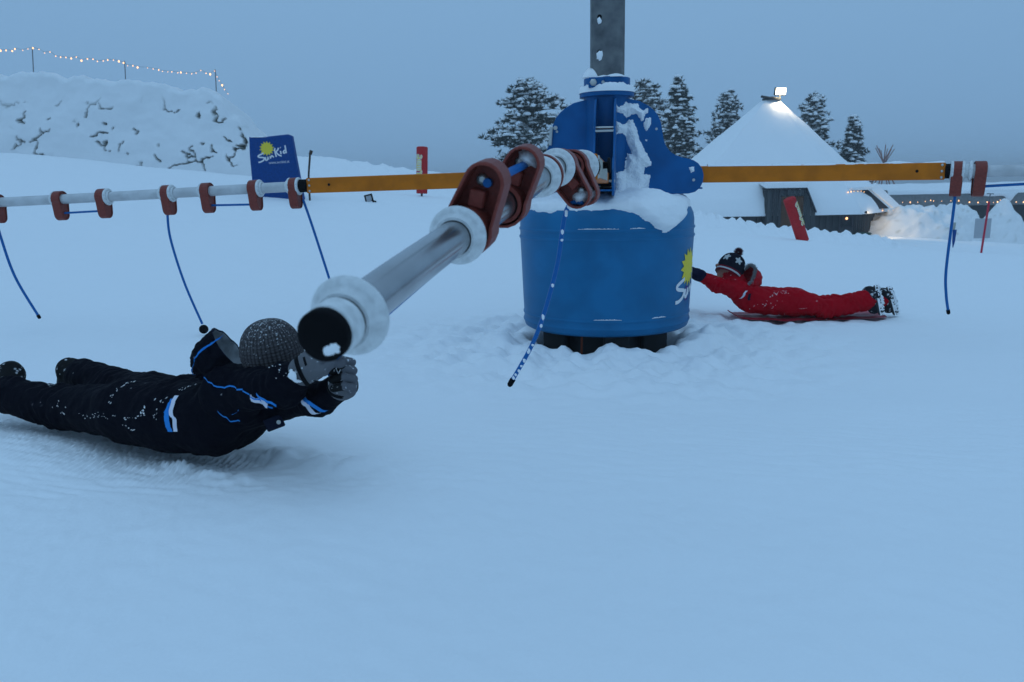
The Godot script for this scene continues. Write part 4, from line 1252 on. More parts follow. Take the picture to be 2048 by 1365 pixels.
	mb.box(pz.call(Vector3(-0.883, 0.176, -2.841)), Vector3(0.07, 0.05, 0.012), Basis(Vector3.BACK, 0.35), 0.004)
	part("jacket_flap", mb.commit(), M.stripe_navy, root)
	mb = MB.new()
	mb.lathe([Vector2(0.008, 0), Vector2(0.008, 0.002), Vector2(0.004, 0.0025), Vector2(0.004, 0.001), Vector2(0, 0.001)], 16, Transform3D(Basis(Vector3.RIGHT, PI / 2), pz.call(Vector3(-0.863, 0.181, -2.832))))
	part("snap_button", mb.commit(), M.zinc, root)
	# snow caked on the near cuff
	var cuff: Vector3 = pz.call(Vector3(-0.711, 0.435, -2.494))
	mb = MB.new()
	mb.grid(40, 12, func(u: float, w: float) -> Vector3:
		var a := u * TAU
		var rr := w * (0.036 + 0.016 * n_fine.get_noise_2d(cos(a) * 3.0, sin(a) * 3.0) + 0.006 * sin(7.0 * a))
		return f.onto(cuff + Vector3(cos(a) * rr * 0.65 + sin(a) * rr * -0.25, sin(a) * rr * 1.5, 0), -0.002 + 0.024 * (1.0 - w * w)), true)
	tag(part("snow_clump", mb.commit(), M.snow_lump, self, root.transform), "clump of snow caked on the navy sleeve cuff beside the grey glove", "snow")


func make_far_child() -> void:
	var J := {"glove": Vector3(1.378, 0.349, -6.033), "wrist": Vector3(1.418, 0.332, -6.009), "elbow": Vector3(1.542, 0.260, -5.985), "should": Vector3(1.687, 0.231, -5.959), "fshould": Vector3(1.774, 0.227, -6.162), "felbow": Vector3(1.599, 0.241, -6.266), "fwrist": Vector3(1.458, 0.313, -6.280), "head": Vector3(1.666, 0.363, -6.066), "pom": Vector3(1.735, 0.483, -6.110), "face": Vector3(1.596, 0.323, -6.028), "hattop": Vector3(1.704, 0.461, -6.106), "hood": Vector3(1.838, 0.317, -6.077), "hoodopen": Vector3(1.748, 0.359, -6.086), "chest": Vector3(1.813, 0.148, -5.994), "belly": Vector3(1.956, 0.124, -5.989), "hip": Vector3(2.126, 0.109, -5.986), "knee": Vector3(2.352, 0.087, -5.931), "ankle": Vector3(2.662, 0.118, -5.917), "fknee": Vector3(2.449, 0.086, -6.083), "fankle": Vector3(2.811, 0.091, -6.033), "bt1": Vector3(2.675, 0.228, -5.938), "bb1": Vector3(2.709, 0.033, -5.900), "bt2": Vector3(2.828, 0.191, -6.053), "bb2": Vector3(2.870, -0.012, -6.014)}
	var root := thing("person", "child in red snowsuit and star bobble hat lying on the snow beside the drum", "person", Vector3(J.hip.x, 0, J.hip.z))
	var o := -root.position
	for k in J: J[k] += o
	var f := Field.new()
	f.nz = noise(23, 8.0, FastNoiseLite.TYPE_SIMPLEX_SMOOTH, 3)
	f.amp = 0.012
	var lat := Vector3(0.05, 0, -1).normalized()
	for s: float in [-1.0, 1.0]:
		f.add(J.hip + lat * (s * 0.055 + 0.06), J.belly + lat * (s * 0.055 + 0.06), 0.098, 0.09, 0.05)
		f.add(J.belly + lat * (s * 0.055 + 0.06), J.chest + lat * (s * 0.055 + 0.06), 0.09, 0.095, 0.05)
		f.add(J.chest + lat * (s * 0.055 + 0.06), J.should + Vector3(0.03, -0.02, 0) + lat * (s * 0.05 + 0.06), 0.095, 0.075, 0.05)
	f.add(J.should, J.elbow, 0.062, 0.052, 0.04)
	f.add(J.elbow, J.wrist, 0.050, 0.036, 0.03)
	f.add(J.fshould, J.felbow, 0.062, 0.052, 0.04)
	f.add(J.felbow, J.fwrist, 0.050, 0.036, 0.03)
	J.knee.y = 0.068; J.fknee.y = 0.075; J.ankle.y = 0.135; J.fankle.y = 0.125
	f.add(J.hip + Vector3(0.03, 0.018, 0), J.knee, 0.098, 0.060, 0.05)
	f.add(J.knee, J.ankle, 0.068, 0.078, 0.04)
	f.add(J.hip + lat * 0.12, J.fknee, 0.095, 0.064, 0.05)
	f.add(J.fknee, J.fankle, 0.068, 0.07, 0.04)
	var hup: Vector3 = (J.pom - J.head).normalized()
	var fwd := Vector3(-0.95, -0.15, 0.15)
	fwd = (fwd - hup * fwd.dot(hup)).normalized()
	f.add(J.should.lerp(J.fshould, 0.5), J.head - hup * 0.055 + Vector3(0.03, 0, 0), 0.08, 0.075, 0.03, 0)
	face(f, J.head, hup, fwd, 0.09, 1)
	f.wr = [[J.knee, Vector3(1, 0.2, 0), 0.05, 0.010, 0.13], [J.fknee, Vector3(1, 0.2, 0), 0.05, 0.009, 0.13], [J.belly.lerp(J.hip, 0.4), Vector3(0.9, 0.5, 0), 0.06, 0.007, 0.15], [J.elbow, Vector3(0.8, -0.5, 0), 0.04, 0.007, 0.09], [J.should, Vector3(0.5, -0.8, 0), 0.05, 0.008, 0.10], [J.ankle + Vector3(-0.12, 0, 0), Vector3(1, 0.4, 0), 0.045, 0.008, 0.12], [J.chest, Vector3(0.7, 0.7, 0), 0.07, 0.007, 0.12]]
	var mb := f.mesh(0.0095)
	paint(mb, f, [Color(0.40, 0.006, 0.013), Color(0.34, 0.17, 0.12)], 0.74, [[J.hip + Vector3(-0.02, 0.09, 0.03), 0.10], [J.belly + Vector3(0.02, 0.0, 0.08), 0.16]])
	part("body", mb.commit(true), M.suit, root)
	eyes(root, J.head, hup, fwd, 0.09)
	hat(root, J.head + hup * 0.02, hup, 0.100, 0.112, 0.066, func(l: Vector3, p: Vector3) -> Color:
		var navy := Color(0.012, 0.013, 0.022)
		var white := Color(0.5, 0.51, 0.5)
		if l.y < -0.03:
			return [Color(0.16, 0.008, 0.02), white, Color(0.16, 0.008, 0.02)][clampi(int((l.y + 0.066) / 0.012), 0, 2)]
		var a := atan2(l.z, l.x)
		for k in 6:
			var c := wrapf(a - (k * TAU / 6 + 0.75), -PI, PI) * 0.095
			var q := Vector2(c, l.y - 0.042)
			var an := atan2(q.y, q.x)
			var st := 0.017 + 0.014 * pow(absf(cos(2.5 * (an - PI / 2))), 2.0) if true else 0.0
			if q.length() < st: return white
		return navy, 0.002, 40, 20)
	mb = MB.new()
	for i in 900:
		var d := Vector3(rng.randfn(), rng.randfn(), rng.randfn()).normalized()
		var p: Vector3 = J.pom + hup * 0.01 + d * 0.012
		var e: Vector3 = p + d * rng.randf_range(0.02, 0.033)
		var s: Vector3 = d.cross(Vector3(rng.randfn(), rng.randfn(), rng.randfn())).normalized() * 0.003
		mb.tri(p - s, p + s, e)
	part("bobble", mb.commit(), mat("bobble_yarn", lin(0.10, 0.022, 0.035), 0.95), root)
	# hood with a pale fur edge and a dark strap
	var oax := Vector3(-0.82, 0.5, 0.08).normalized()
	var hb := look(-oax, Vector3(0, 0, 1))
	var shell := func(u: float, w: float, k: float) -> Vector3:
		var a := u * TAU
		var t := w * 1.7
		var r := (0.112 + 0.012 * n_mid.get_noise_3d(cos(a) * 1.3, t, sin(a) * 1.3 + 7.0)) * k
		return J.hood + Vector3(-0.04, -0.028, 0) + hb * (Vector3(cos(a) * sin(t), cos(t) * 0.95, -sin(a) * sin(t) * 1.25) * r)
	mb = MB.new()
	mb.grid(48, 24, func(u: float, w: float) -> Vector3: return shell.call(u, 1.0 - w, 1.0), true)
	part("hood", mb.commit(), mat("hood_red", lin(0.40, 0.006, 0.013), 0.75), root)
	mb = MB.new()
	for i in 2600:
		var u := rng.randf()
		var p: Vector3 = shell.call(u, rng.randf_range(0.93, 1.03), rng.randf_range(0.9, 1.02))
		var d: Vector3 = ((p - J.hood).normalized() + oax * rng.randf_range(0.2, 1.0) + Vector3(rng.randfn(), rng.randfn(), rng.randfn()) * 0.35).normalized()
		var s: Vector3 = d.cross(Vector3(rng.randfn(), rng.randfn(), rng.randfn())).normalized() * 0.0025
		mb.tri(p - s, p + s, p + d * rng.randf_range(0.015, 0.03))
	part("fur_edge", mb.commit(), M.fur, root)
	mb = MB.new()
	mb.grid(24, 3, func(u: float, w: float) -> Vector3: return shell.call(lerpf(0.52, 1.02, u), lerpf(0.30, 0.44, w), 1.03))
	part("hood_strap", mb.commit(), M.stripe_navy, root)
	# navy gloves, gripping
	for g in 2:
		var gf := Field.new()
		gf.nz = f.nz; gf.amp = 0.002
		var wr: Vector3 = J.wrist if g == 0 else J.fwrist
		var gp: Vector3 = (J.glove if g == 0 else J.glove + Vector3(0.03, -0.02, -0.16)) + Vector3(-0.025, 0.0, 0)
		make_glove(gf, wr, gp, Vector3(0.1, 0.4, -1.0), Vector3(0.1, 1.0, 0.3), 1.0)
		gf.add(wr + (wr - gp) * 0.2, wr, 0.046, 0.044, 0.02, 0)
		mb = gf.mesh(0.006)
		paint(mb, gf, [Color(0.008, 0.01, 0.028), Color(0.008, 0.01, 0.028), Color(0.008, 0.01, 0.02)], 0.9)
		part("glove", mb.commit(true), M.glove, root)
	# boots, soles turned to the back
	for q in [[J.ankle, J.bt1, J.bb1, 0.0], [J.fankle, J.bt2, J.bb2 + Vector3(0, 0.03, 0), 0.03]]:
		var d: Vector3 = Vector3(0.72, 0.16, 0.66).normalized()
		var bf := Field.new()
		bf.nz = f.nz; bf.amp = 0.003
		bf.add(q[0] - d * 0.01, q[0].lerp(q[1], 0.3) + d * 0.03, 0.062, 0.058, 0.03)
		bf.add(q[1] + Vector3(0, -0.035, 0), q[2] + Vector3(0, 0.045, 0), 0.045, 0.047, 0.03)
		mb = bf.mesh(0.009)
		paint(mb, bf, [Color(0.02, 0.022, 0.024)], 0.35)
		part("boot", mb.commit(true), M.suit, root)
		var upv: Vector3 = (q[1] - q[2]).normalized()
		var bs := look(upv, Vector3(0, 0, 1))
		bs = Basis(d.cross(upv).normalized() * -1.0, upv, (d - upv * d.dot(upv)).normalized())
		bs.x = bs.y.cross(bs.z)
		var outl := PackedVector2Array()
		for i in 28:
			var a := TAU * i / 28
			var wd := 0.040 + 0.007 * sin(a + 2.6)
			outl.append(Vector2(cos(a) * wd * (1.0 - 0.18 * pow(sin(a * 1.0 + 0.2), 8)), sin(a) * 0.112))
		var mid: Vector3 = (q[1] + q[2]) * 0.5 + d * 0.052
		mb = MB.new()
		mb.prism(outl, -0.016, 0.012, Transform3D(bs, mid), 0.003)
		var sole := part("sole", mb.commit(), M.dark_steel, root)
		for k in 9:
			for side: float in [-1.0, 1.0]:
				mb = MB.new()
				var yy := -0.088 + k * 0.022
				mb.box(mid + bs * Vector3(side * 0.018, yy, 0.015), Vector3(0.028, 0.012, 0.01), bs * Basis(Vector3.BACK, side * 0.35), 0.002)
				part("tread", mb.commit(), M.dark_steel, sole)
		mb = MB.new()
		mb.grid(24, 40, func(u: float, w: float) -> Vector3:
			var p := Vector2((u - 0.5) * 0.085, (w - 0.5) * 0.23)
			var e := 1.0 - pow(p.x / 0.041, 2) - pow(p.y / 0.112, 2)
			var th := 0.006 + 0.022 * n_fine.get_noise_2d(p.x * 7.0 + q[3] * 90.0, p.y * 7.0) + 0.012 * n_mid.get_noise_2d(p.x * 12.0, p.y * 12.0)
			return mid + bs * Vector3(p.x, p.y, 0.012 + (clampf(th, -0.004, 0.02) if e > 0.03 else -0.004)))
		part("sole_snow", mb.commit(), M.snow_lump, root)
	# chest flash
	var pz := func(a: Vector3) -> Vector3: return a + o
	patch("chest_band", f, [pz.call(Vector3(1.748, 0.228, -5.887)), pz.call(Vector3(1.731, 0.189, -5.849)), pz.call(Vector3(1.705, 0.142, -5.840))], Vector3(1, 0.1, 0), 0.017, M.stripe_white, root, 0.005)
	patch("chest_band", f, [pz.call(Vector3(1.771, 0.214, -5.874)), pz.call(Vector3(1.770, 0.182, -5.868)), pz.call(Vector3(1.747, 0.142, -5.860))], Vector3(1, 0.1, 0), 0.02, M.stripe_navy, root, 0.005)
	crumbs(f, [[[Vector3(1.970, 0.214, -5.905), Vector3(2.085, 0.222, -5.916)], 12, 0.016, 0.004], [[Vector3(1.932, 0.139, -5.860), Vector3(1.969, 0.091, -5.850)], 5, 0.014, 0.004], [[Vector3(1.858, 0.115, -5.855), Vector3(1.932, 0.099, -5.852)], 5, 0.012, 0.004], [[Vector3(2.139, 0.087, -5.860), Vector3(2.194, 0.071, -5.857)], 6, 0.012, 0.005]], o, root)
	# the thin red sledge below
	mb = MB.new()
	mb.grid(60, 16, func(u: float, w: float) -> Vector3:
		var x := lerpf(1.66, 2.86, u)
		var y := ground_y(x, -6.0) * 0.4 + 0.008 + 0.05 * pow(maxf(0.0, 0.12 - u) / 0.12, 2.0) + 0.004 * sin(w * PI * 6.0)
		var wide := 0.2 * sqrt(1.0 - pow(2.0 * u - 1.0, 8))
		return Vector3(x, y, -6.06 + (w - 0.5) * 2.0 * wide))
	tag(part("sledge", mb.commit(), M.sledge_red, self), "thin red plastic sledge under the child in red", "sledge")


# ---------------------------------------------------------------- the background
func make_snow_wall() -> void:
	var px := [-24.0, -18.0, -14.5, -13.7, -12.6, -11.4, -10.4, -9.4, -8.6, -8.25, -7.85, -7.3, -6.9, -6.4]
	var py := [4.2, 4.3, 4.40, 4.50, 4.32, 4.2, 4.16, 3.92, 3.92, 3.70, 3.15, 2.30, 1.75, 1.1]
	var top := func(x: float) -> float:
		for i in px.size() - 1:
			if x <= px[i + 1]:
				var t := clampf((x - px[i]) / (px[i + 1] - px[i]), 0.0, 1.0)
				return lerpf(py[i], py[i + 1], t * t * (3.0 - 2.0 * t)) + 0.09 * n_lump.get_noise_2d(x * 0.35, 4.0) + 0.05 * n_mid.get_noise_2d(x, 8.0)
		return py[-1]
	var mb := MB.new()
	var nu := 560
	var nv := 150
	mb.grid(nu, nv, func(u: float, w: float) -> Vector3:
		var x := lerpf(-22.0, -6.3, u)
		var h: float = top.call(x)
		var y: float
		var z: float
		if w < 0.78:
			y = lerpf(0.9, h - 0.18, w / 0.78)
			z = -23.5 - 0.13 * (y - 1.0)
		else:
			var t := (w - 0.78) / 0.22
			y = h - 0.18 + 0.18 * sin(minf(t * 4.0, 1.0) * PI / 2) - 0.5 * maxf(0.0, t - 0.3)
			z = -23.5 - 0.13 * (h - 1.2) - 0.22 * (1.0 - cos(minf(t * 4.0, 1.0) * PI / 2)) - 3.0 * maxf(0.0, t - 0.2)
		var f := 1.0 - sm(0.70, 0.80, w)
		z += 0.10 * n_lump.get_noise_2d(x * 0.12, y * 0.18) + 0.035 * n_mid.get_noise_2d(x * 0.6, y * 0.6)
		z -= f * crack(x, y) * 0.28
		y += (1.0 - f) * 0.05 * n_lump.get_noise_2d(x * 0.5, z)
		return Vector3(x, y, z))
	mb.normals()
	mb.c.resize(mb.v.size())
	for i in mb.v.size():
		var p := mb.v[i]
		var k := crack(p.x, p.y) if p.z > -24.3 else 0.0
		mb.c[i] = Color(0.80, 0.805, 0.80).lerp(Color(0.30, 0.31, 0.26), clampf(k * 1.1, 0.0, 1.0)) if k > 0.0 else Color(0.82, 0.825, 0.825)
	tag(part("snow_wall", mb.commit(), M.old_snow, self), "high wall of packed snow with dark cracks at the left", "snow wall")
	# light string on three poles
	var poles := [[Vector3(-13.804, 5.174, -24.500), Vector3(-13.886, 4.439, -24.500), "leftmost pole of the light string on the snow wall"], [Vector3(-11.160, 4.756, -24.500), Vector3(-11.217, 4.170, -24.500), "middle pole of the light string on the snow wall"], [Vector3(-8.544, 4.475, -24.500), Vector3(-8.575, 3.787, -24.500), "rightmost pole of the light string on the snow wall"]]
	for p in poles:
		mb = MB.new()
		mb.tube([p[1] + Vector3(0, -0.3, 0), p[0] + Vector3(0, 0.03, 0)], 0.014, 8)
		tag(part("light_pole", mb.commit(), M.pole_grey, self), "thin grey " + p[2], "pole", "poles on the snow wall")
	light_string("light_string", "string of warm bulbs on poles along the top of the snow wall", [Vector3(-14.983, 5.128, -24.500), Vector3(-14.820, 5.141, -24.500), Vector3(-14.737, 5.151, -24.500), Vector3(-14.575, 5.156, -24.500), Vector3(-14.396, 5.134, -24.500), Vector3(-14.315, 5.190, -24.500), Vector3(-14.090, 5.148, -24.500), Vector3(-13.935, 5.184, -24.500), Vector3(-13.787, 5.205, -24.500), Vector3(-13.614, 5.167, -24.500), Vector3(-13.461, 5.064, -24.500), Vector3(-13.304, 5.089, -24.500), Vector3(-13.153, 4.970, -24.500), Vector3(-13.015, 4.941, -24.500), Vector3(-12.862, 4.931, -24.500), Vector3(-12.711, 4.901, -24.500), Vector3(-12.557, 4.934, -24.500), Vector3(-12.419, 4.835, -24.500), Vector3(-12.240, 4.878, -24.500), Vector3(-12.079, 4.868, -24.500), Vector3(-11.956, 4.807, -24.500), Vector3(-11.784, 4.816, -24.500), Vector3(-11.651, 4.841, -24.500), Vector3(-11.486, 4.834, -24.500), Vector3(-11.332, 4.797, -24.500), Vector3(-11.199, 4.752, -24.500), Vector3(-11.089, 4.673, -24.500), Vector3(-10.936, 4.666, -24.500), Vector3(-10.803, 4.618, -24.500), Vector3(-10.512, 4.601, -24.500), Vector3(-10.353, 4.567, -24.500), Vector3(-10.193, 4.538, -24.500), Vector3(-10.087, 4.497, -24.500), Vector3(-9.934, 4.479, -24.500), Vector3(-9.816, 4.477, -24.500), Vector3(-9.644, 4.451, -24.500), Vector3(-9.554, 4.457, -24.500), Vector3(-9.393, 4.431, -24.500), Vector3(-9.240, 4.413, -24.500), Vector3(-9.112, 4.434, -24.500), Vector3(-8.967, 4.502, -24.500), Vector3(-8.820, 4.421, -24.500), Vector3(-8.701, 4.392, -24.500), Vector3(-8.567, 4.479, -24.500), Vector3(-8.504, 4.315, -24.500), Vector3(-8.452, 4.204, -24.500), Vector3(-8.377, 4.078, -24.500), Vector3(-8.318, 3.959, -24.500), Vector3(-8.230, 3.836, -24.500)], 0.021)

func light_string(called: String, label: String, pts: Array, r: float) -> void:
	var root := thing(called, label, "string lights", pts[0], 0.0, "")
	var rel := []
	for p in pts: rel.append(p - pts[0])
	var mb := MB.new()
	mb.tube(rel, 0.004, 5)
	part("cable", mb.commit(), M.cable_grey, root)
	var s := SphereMesh.new()
	s.radius = r; s.height = r * 2.4; s.radial_segments = 8; s.rings = 5
	for i in rel.size():
		var k := 0.5 + 0.75 * pow(rng.randf(), 2.0)
		part("bulb", s, M.bulb_warm, root, Transform3D(Basis.from_scale(Vector3.ONE * k), rel[i] + Vector3(0, -r, 0)))

func crack(x: float, y: float) -> float:
	var wx := x + 0.35 * n_mid.get_noise_2d(x * 0.9, y * 0.9)
	var wy := y + 0.35 * n_mid.get_noise_2d(x * 0.9 + 40.0, y * 0.9)
	var c := 1.0 - sm(-0.985, -0.925, n_crack.get_noise_2d(wx, wy * 1.4))
	var keep := sm(-0.03, 0.10, n_broad.get_noise_2d(x * 1.1 + 9.0, y * 1.1) + 0.7 * n_mid.get_noise_2d(x * 0.9, y * 0.9) - 0.05) * (1.0 - sm(3.0, 3.8, y))
	return c * keep

func berm(called: String, label: String, pts: Array, deep: float, scal: float, pitch: float, sd: float) -> void:
	# a ridge of ploughed snow: crest line pts, sloping to both sides
	var path := curve(pts, 12)
	var acc := [0.0]
	for i in path.size() - 1: acc.append(acc[-1] + path[i].distance_to(path[i + 1]))
	var total: float = acc[-1]
	var nu := int(total / (0.035 if pitch > 0 else 0.08))
	var mb := MB.new()
	mb.grid(nu, 28, func(u: float, w: float) -> Vector3:
		var d := u * total
		var i := 0
		while i < acc.size() - 2 and acc[i + 1] < d: i += 1
		var p: Vector3 = path[i].lerp(path[i + 1], (d - acc[i]) / maxf(acc[i + 1] - acc[i], 1e-4))
		var s := w * 2.0 - 1.0
		var fall := 1.0 - sqrt(s * s + 0.02)
		var y := p.y + (fall - 0.86) * deep
		var bump := 0.0
		if pitch > 0:
			var jd := d + 0.10 * n_mid.get_noise_2d(d * 1.3, sd)
			bump = scal * (absf(sin(jd / pitch * PI)) - 0.6) * (0.8 + 0.5 * n_mid.get_noise_2d(d * 2.0, sd + 5.0)) * exp(-pow((s - 0.05) / 0.16, 2))
		bump += scal * (0.35 if pitch > 0 else 1.1) * n_lump.get_noise_3d(d * 0.55, s * 1.5, sd) * exp(-s * s / 0.5) + scal * 0.2 * n_fine.get_noise_3d(d, s * 2.0, sd)
		return Vector3(p.x, y + bump, p.z + s * deep * 2.6))
	tag(part(called, mb.commit(), M.snow, self), label, "snow bank")

func mound(called: String, label: String, at: Vector3, rx: float, h: float, rz: float, power: float, rough: float, sd: float, dirty := 0.0) -> void:
	var mb := MB.new()
	mb.grid(96, 40, func(u: float, w: float) -> Vector3:
		var a := u * TAU
		var k := pow(maxf(0.0, 1.0 - pow(w, power)), 1.0)
		var x := cos(a) * rx * w
		var z := sin(a) * rz * w
		var nn := n_lump.get_noise_3d(x * 0.35 + sd, k * h * 0.5, z * 0.35) * rough + n_mid.get_noise_3d(x + sd, k * h, z) * rough * 0.5
		return Vector3(x * (1.0 + nn * 0.25), k * h * (1.0 + nn * 0.35) - 0.5 * w * w, z * (1.0 + nn * 0.25)), true)
	mb.normals()
	mb.c.resize(mb.v.size())
	for i in mb.v.size():
		var p := mb.v[i]
		var s := n_mid.get_noise_3dv(p * 1.7 + Vector3.ONE * sd)
		mb.c[i] = Color(0.83, 0.835, 0.83).lerp(Color(0.42, 0.40, 0.34), clampf((s - 0.34) * 4.0, 0.0, 1.0) * dirty)
	tag(part(called, mb.commit(), M.old_snow, self, Transform3D(Basis(), at)), label, "snow heap", "snow heaps")

func boards(mb: MB, a: Vector3, b: Vector3, y0: float, y1a: float, y1b: float, w: float) -> void:
	# upright boards from a to b, tops running from y1a to y1b
	var len := Vector2(b.x - a.x, b.z - a.z).length()
	var m := maxi(1, int(round(len / w)))
	var dirn := (Vector3(b.x, 0, b.z) - Vector3(a.x, 0, a.z)).normalized()
	var bs := Basis(dirn, Vector3.UP, dirn.cross(Vector3.UP))
	for i in m:
		var t := (i + 0.5) / m
		var y1 := lerpf(y1a, y1b, t)
		var p := Vector3(lerpf(a.x, b.x, t), (y0 + y1) * 0.5, lerpf(a.z, b.z, t))
		var k := mb.v.size()
		mb.box(p + bs.z * (0.012 if i % 2 == 0 else -0.012), Vector3(len / m - 0.012, y1 - y0, 0.03), bs, 0.0)
		var g := 0.06 * rng.randf_range(0.75, 1.25)
		for j in mb.v.size() - k: mb.c.append(Color(g, g * 1.05, g * 1.12))

func slab(poly: Array, th: float) -> MB:  # a thick soft layer on a flat polygon (points anticlockwise seen from above)
	var mb := MB.new()
	var n: Vector3 = (poly[1] - poly[0]).cross(poly[2] - poly[0]).normalized()
	if n.y < 0: n = -n
	var c := Vector3.ZERO
	for p in poly: c += p / poly.size()
	var rings := []
	for k in 5:
		var t := k / 4.0
		var row := []
		for p in poly:
			row.append(c + (p - c) * (1.0 - 0.035 * (1.0 - cos(t * PI / 2))) + n * th * sin(t * PI / 2))
		rings.append(row)
	for k in 4:
		for i in poly.size():
			var j := (i + 1) % poly.size()
			mb.quad(rings[k][i], rings[k][j], rings[k + 1][j], rings[k + 1][i])
	for i in poly.size():
		mb.tri(rings[4][i], rings[4][(i + 1) % poly.size()], c + n * th)
	return mb

func make_hut() -> void:
	var peak := Vector3(10.55, 4.22, -33.2)
	var ey := -0.10
	var cor := [Vector3(6.5, ey, -30.6), Vector3(13.15, ey, -30.6), Vector3(15.75, ey, -33.6), Vector3(13.2, ey, -36.6), Vector3(6.9, ey, -36.6), Vector3(5.2, ey, -33.6)]
	var root := thing("hut", "cone-roofed wooden hut deep in snow with a lamp on its tip", "hut", Vector3(10.55, -2.0, -33.4))
	var o := -root.position
	# snow roof: facets rounded into each other
	var mb := MB.new()
	mb.grid(180, 60, func(u: float, w: float) -> Vector3:
		var f := u * 6.0
		var i := int(f) % 6
		var t := f - int(f)
		var e: Vector3 = cor[i].lerp(cor[(i + 1) % 6], t)
		e += (e - Vector3(peak.x, e.y, peak.z)).normalized() * 0.10 * sm(0.0, 0.25, t) * sm(1.0, 0.75, t)
		var p := e.lerp(peak, minf(w * 1.12 - 0.04, 0.958))
		var lift := 0.20 * sqrt(clampf((w) * 12.0, 0.0, 1.0))
		p += Vector3(0, lift, 0) + (e - Vector3(peak.x, e.y, peak.z)).normalized() * (lift * 0.35)
		p.y += 0.05 * n_mid.get_noise_2d(p.x * 0.5, p.z * 0.5) * sm(0.0, 0.2, w)
		return p + o, true)
	part("roof_snow", mb.commit(), M.snow, root)
	mb = MB.new()
	for i in 6:
		var a: Vector3 = cor[i]; var b: Vector3 = cor[(i + 1) % 6]
		mb.tri(a + o + Vector3(0, 0.02, 0), b + o + Vector3(0, 0.02, 0), peak + o)
		mb.quad(a + o + Vector3(0, -0.10, 0), b + o + Vector3(0, -0.10, 0), b + o + Vector3(0, 0.03, 0), a + o + Vector3(0, 0.03, 0))
	part("eaves", mb.commit(), M.dark_wall, root)
	mb = MB.new()
	var ins := []
	for c in cor: ins.append(Vector3(lerpf(c.x, peak.x, 0.055), 0, lerpf(c.z, peak.z, 0.055)))
	for i in 6: boards(mb, ins[i] + o, ins[(i + 1) % 6] + o, -0.6, ey - 0.08 + 2.0, ey - 0.08 + 2.0, 0.12)
	part("board_wall", mb.commit(), M.boards, root)
	# entrance porch
	mb = MB.new()
	var fz := -30.25
	var k0 := mb.v.size()
	var xl := 9.62
	var xr := 11.08
	boards(mb, Vector3(xl, 0, fz) + o, Vector3(10.14, 0, fz) + o, -0.6, 0.70 + 2.0, 0.70 + 2.0, 0.11)
	boards(mb, Vector3(10.14, 0, fz) + o, Vector3(11.0, 0, fz) + o, 0.47 + 2.0, 0.70 + 2.0, 0.69 + 2.0, 0.11)
	boards(mb, Vector3(11.0, 0, fz) + o, Vector3(xr, 0, fz) + o, -0.6, 0.69 + 2.0, 0.66 + 2.0, 0.08)
	boards(mb, Vector3(xr, 0, fz) + o, Vector3(11.44, 0, fz) + o, -0.6, 0.6 + 2.0, -0.12 + 2.0, 0.09)
	boards(mb, Vector3(xl, 0, -32.0) + o, Vector3(xl, 0, fz - 0.03) + o, -0.6, 0.69 + 2.0, 0.69 + 2.0, 0.12)
	part("porch_wall", mb.commit(), M.boards, root)
	mb = MB.new()
	mb.box(Vector3(10.57, -0.55, fz - 0.05) + o, Vector3(0.84, 2.0, 0.05), Basis(), 0.01)
	var door := part("door", mb.commit(), M.door_wood, root)
	for k in 3:
		mb = MB.new()
		mb.box(Vector3(10.57, 0.15 - k * 0.55, fz - 0.02) + o, Vector3(0.6, 0.4, 0.02), Basis(), 0.008)
		part("door_panel", mb.commit(), M.door_wood, door)
	mb = MB.new()
	mb.box(Vector3(10.30, 0.73, fz - 0.85) + o, Vector3(1.42, 0.05, 1.9), Basis(Vector3.RIGHT, 0.0), 0.01)
	mb.box(Vector3(11.24, 0.30, fz - 0.2) + o, Vector3(0.05, 1.0, 0.6), Basis(Vector3.BACK, 0.42), 0.01)
	part("porch_roof", mb.commit(), M.dark_wall, root)
	mb = slab([Vector3(9.5, 0.76, fz + 0.12) + o, Vector3(11.08, 0.76, fz + 0.12) + o, Vector3(11.08, 1.15, -32.1) + o, Vector3(9.5, 1.15, -32.1) + o], 0.20)
	part("porch_snow", mb.commit(), M.snow, root)
	# window with a small lamp behind the pane
	mb = MB.new()
	for b in [[12.62, -0.5, 0.04, 0.5], [13.0, -0.5, 0.04, 0.5], [12.81, -0.27, 0.42, 0.04], [12.81, -0.73, 0.42, 0.04]]:
		mb.box(Vector3(b[0], b[1], -30.66) + o, Vector3(b[2], b[3], 0.05))
	var win := part("window", mb.commit(), M.dark_wall, root)
	mb = MB.new()
	mb.box(Vector3(12.81, -0.5, -30.70) + o, Vector3(0.36, 0.44, 0.012))
	part("pane", mb.commit(), M.glass, win)
	var s := SphereMesh.new()
	s.radius = 0.045; s.height = 0.09; s.radial_segments = 10; s.rings = 6
	part("window_lamp", s, M.bulb_warm, win, Transform3D(Basis(), Vector3(12.78, -0.42, -30.62) + o))
	# dormer on the right slope
	mb = MB.new()
	var dorm := [Vector3(12.971, 0.583, -31.000), Vector3(14.134, 0.614, -32.000), Vector3(15.202, -0.134, -32.400), Vector3(13.242, -0.134, -30.900)]
	var inn := Vector3(-0.5, 0.0, -0.55)
	for i in 4: dorm[i] += o
	mb.quad(dorm[3], dorm[2], dorm[1], dorm[0])
	mb.quad(dorm[0], dorm[1], dorm[1] + inn, dorm[0] + inn)
	mb.quad(dorm[1], dorm[2], dorm[2] + inn, dorm[1] + inn)
	part("dormer_wall", mb.commit(), M.dark_wall, root)
	mb = slab([dorm[1] + Vector3(-0.05, 0.03, 0.1), dorm[2] + Vector3(0.05, 0.0, 0.12), dorm[2] + Vector3(0.42, 0.06, -0.1), dorm[1] + Vector3(0.3, 0.25, -0.2)], 0.10)
	part("dormer_snow", mb.commit(), M.snow, root)
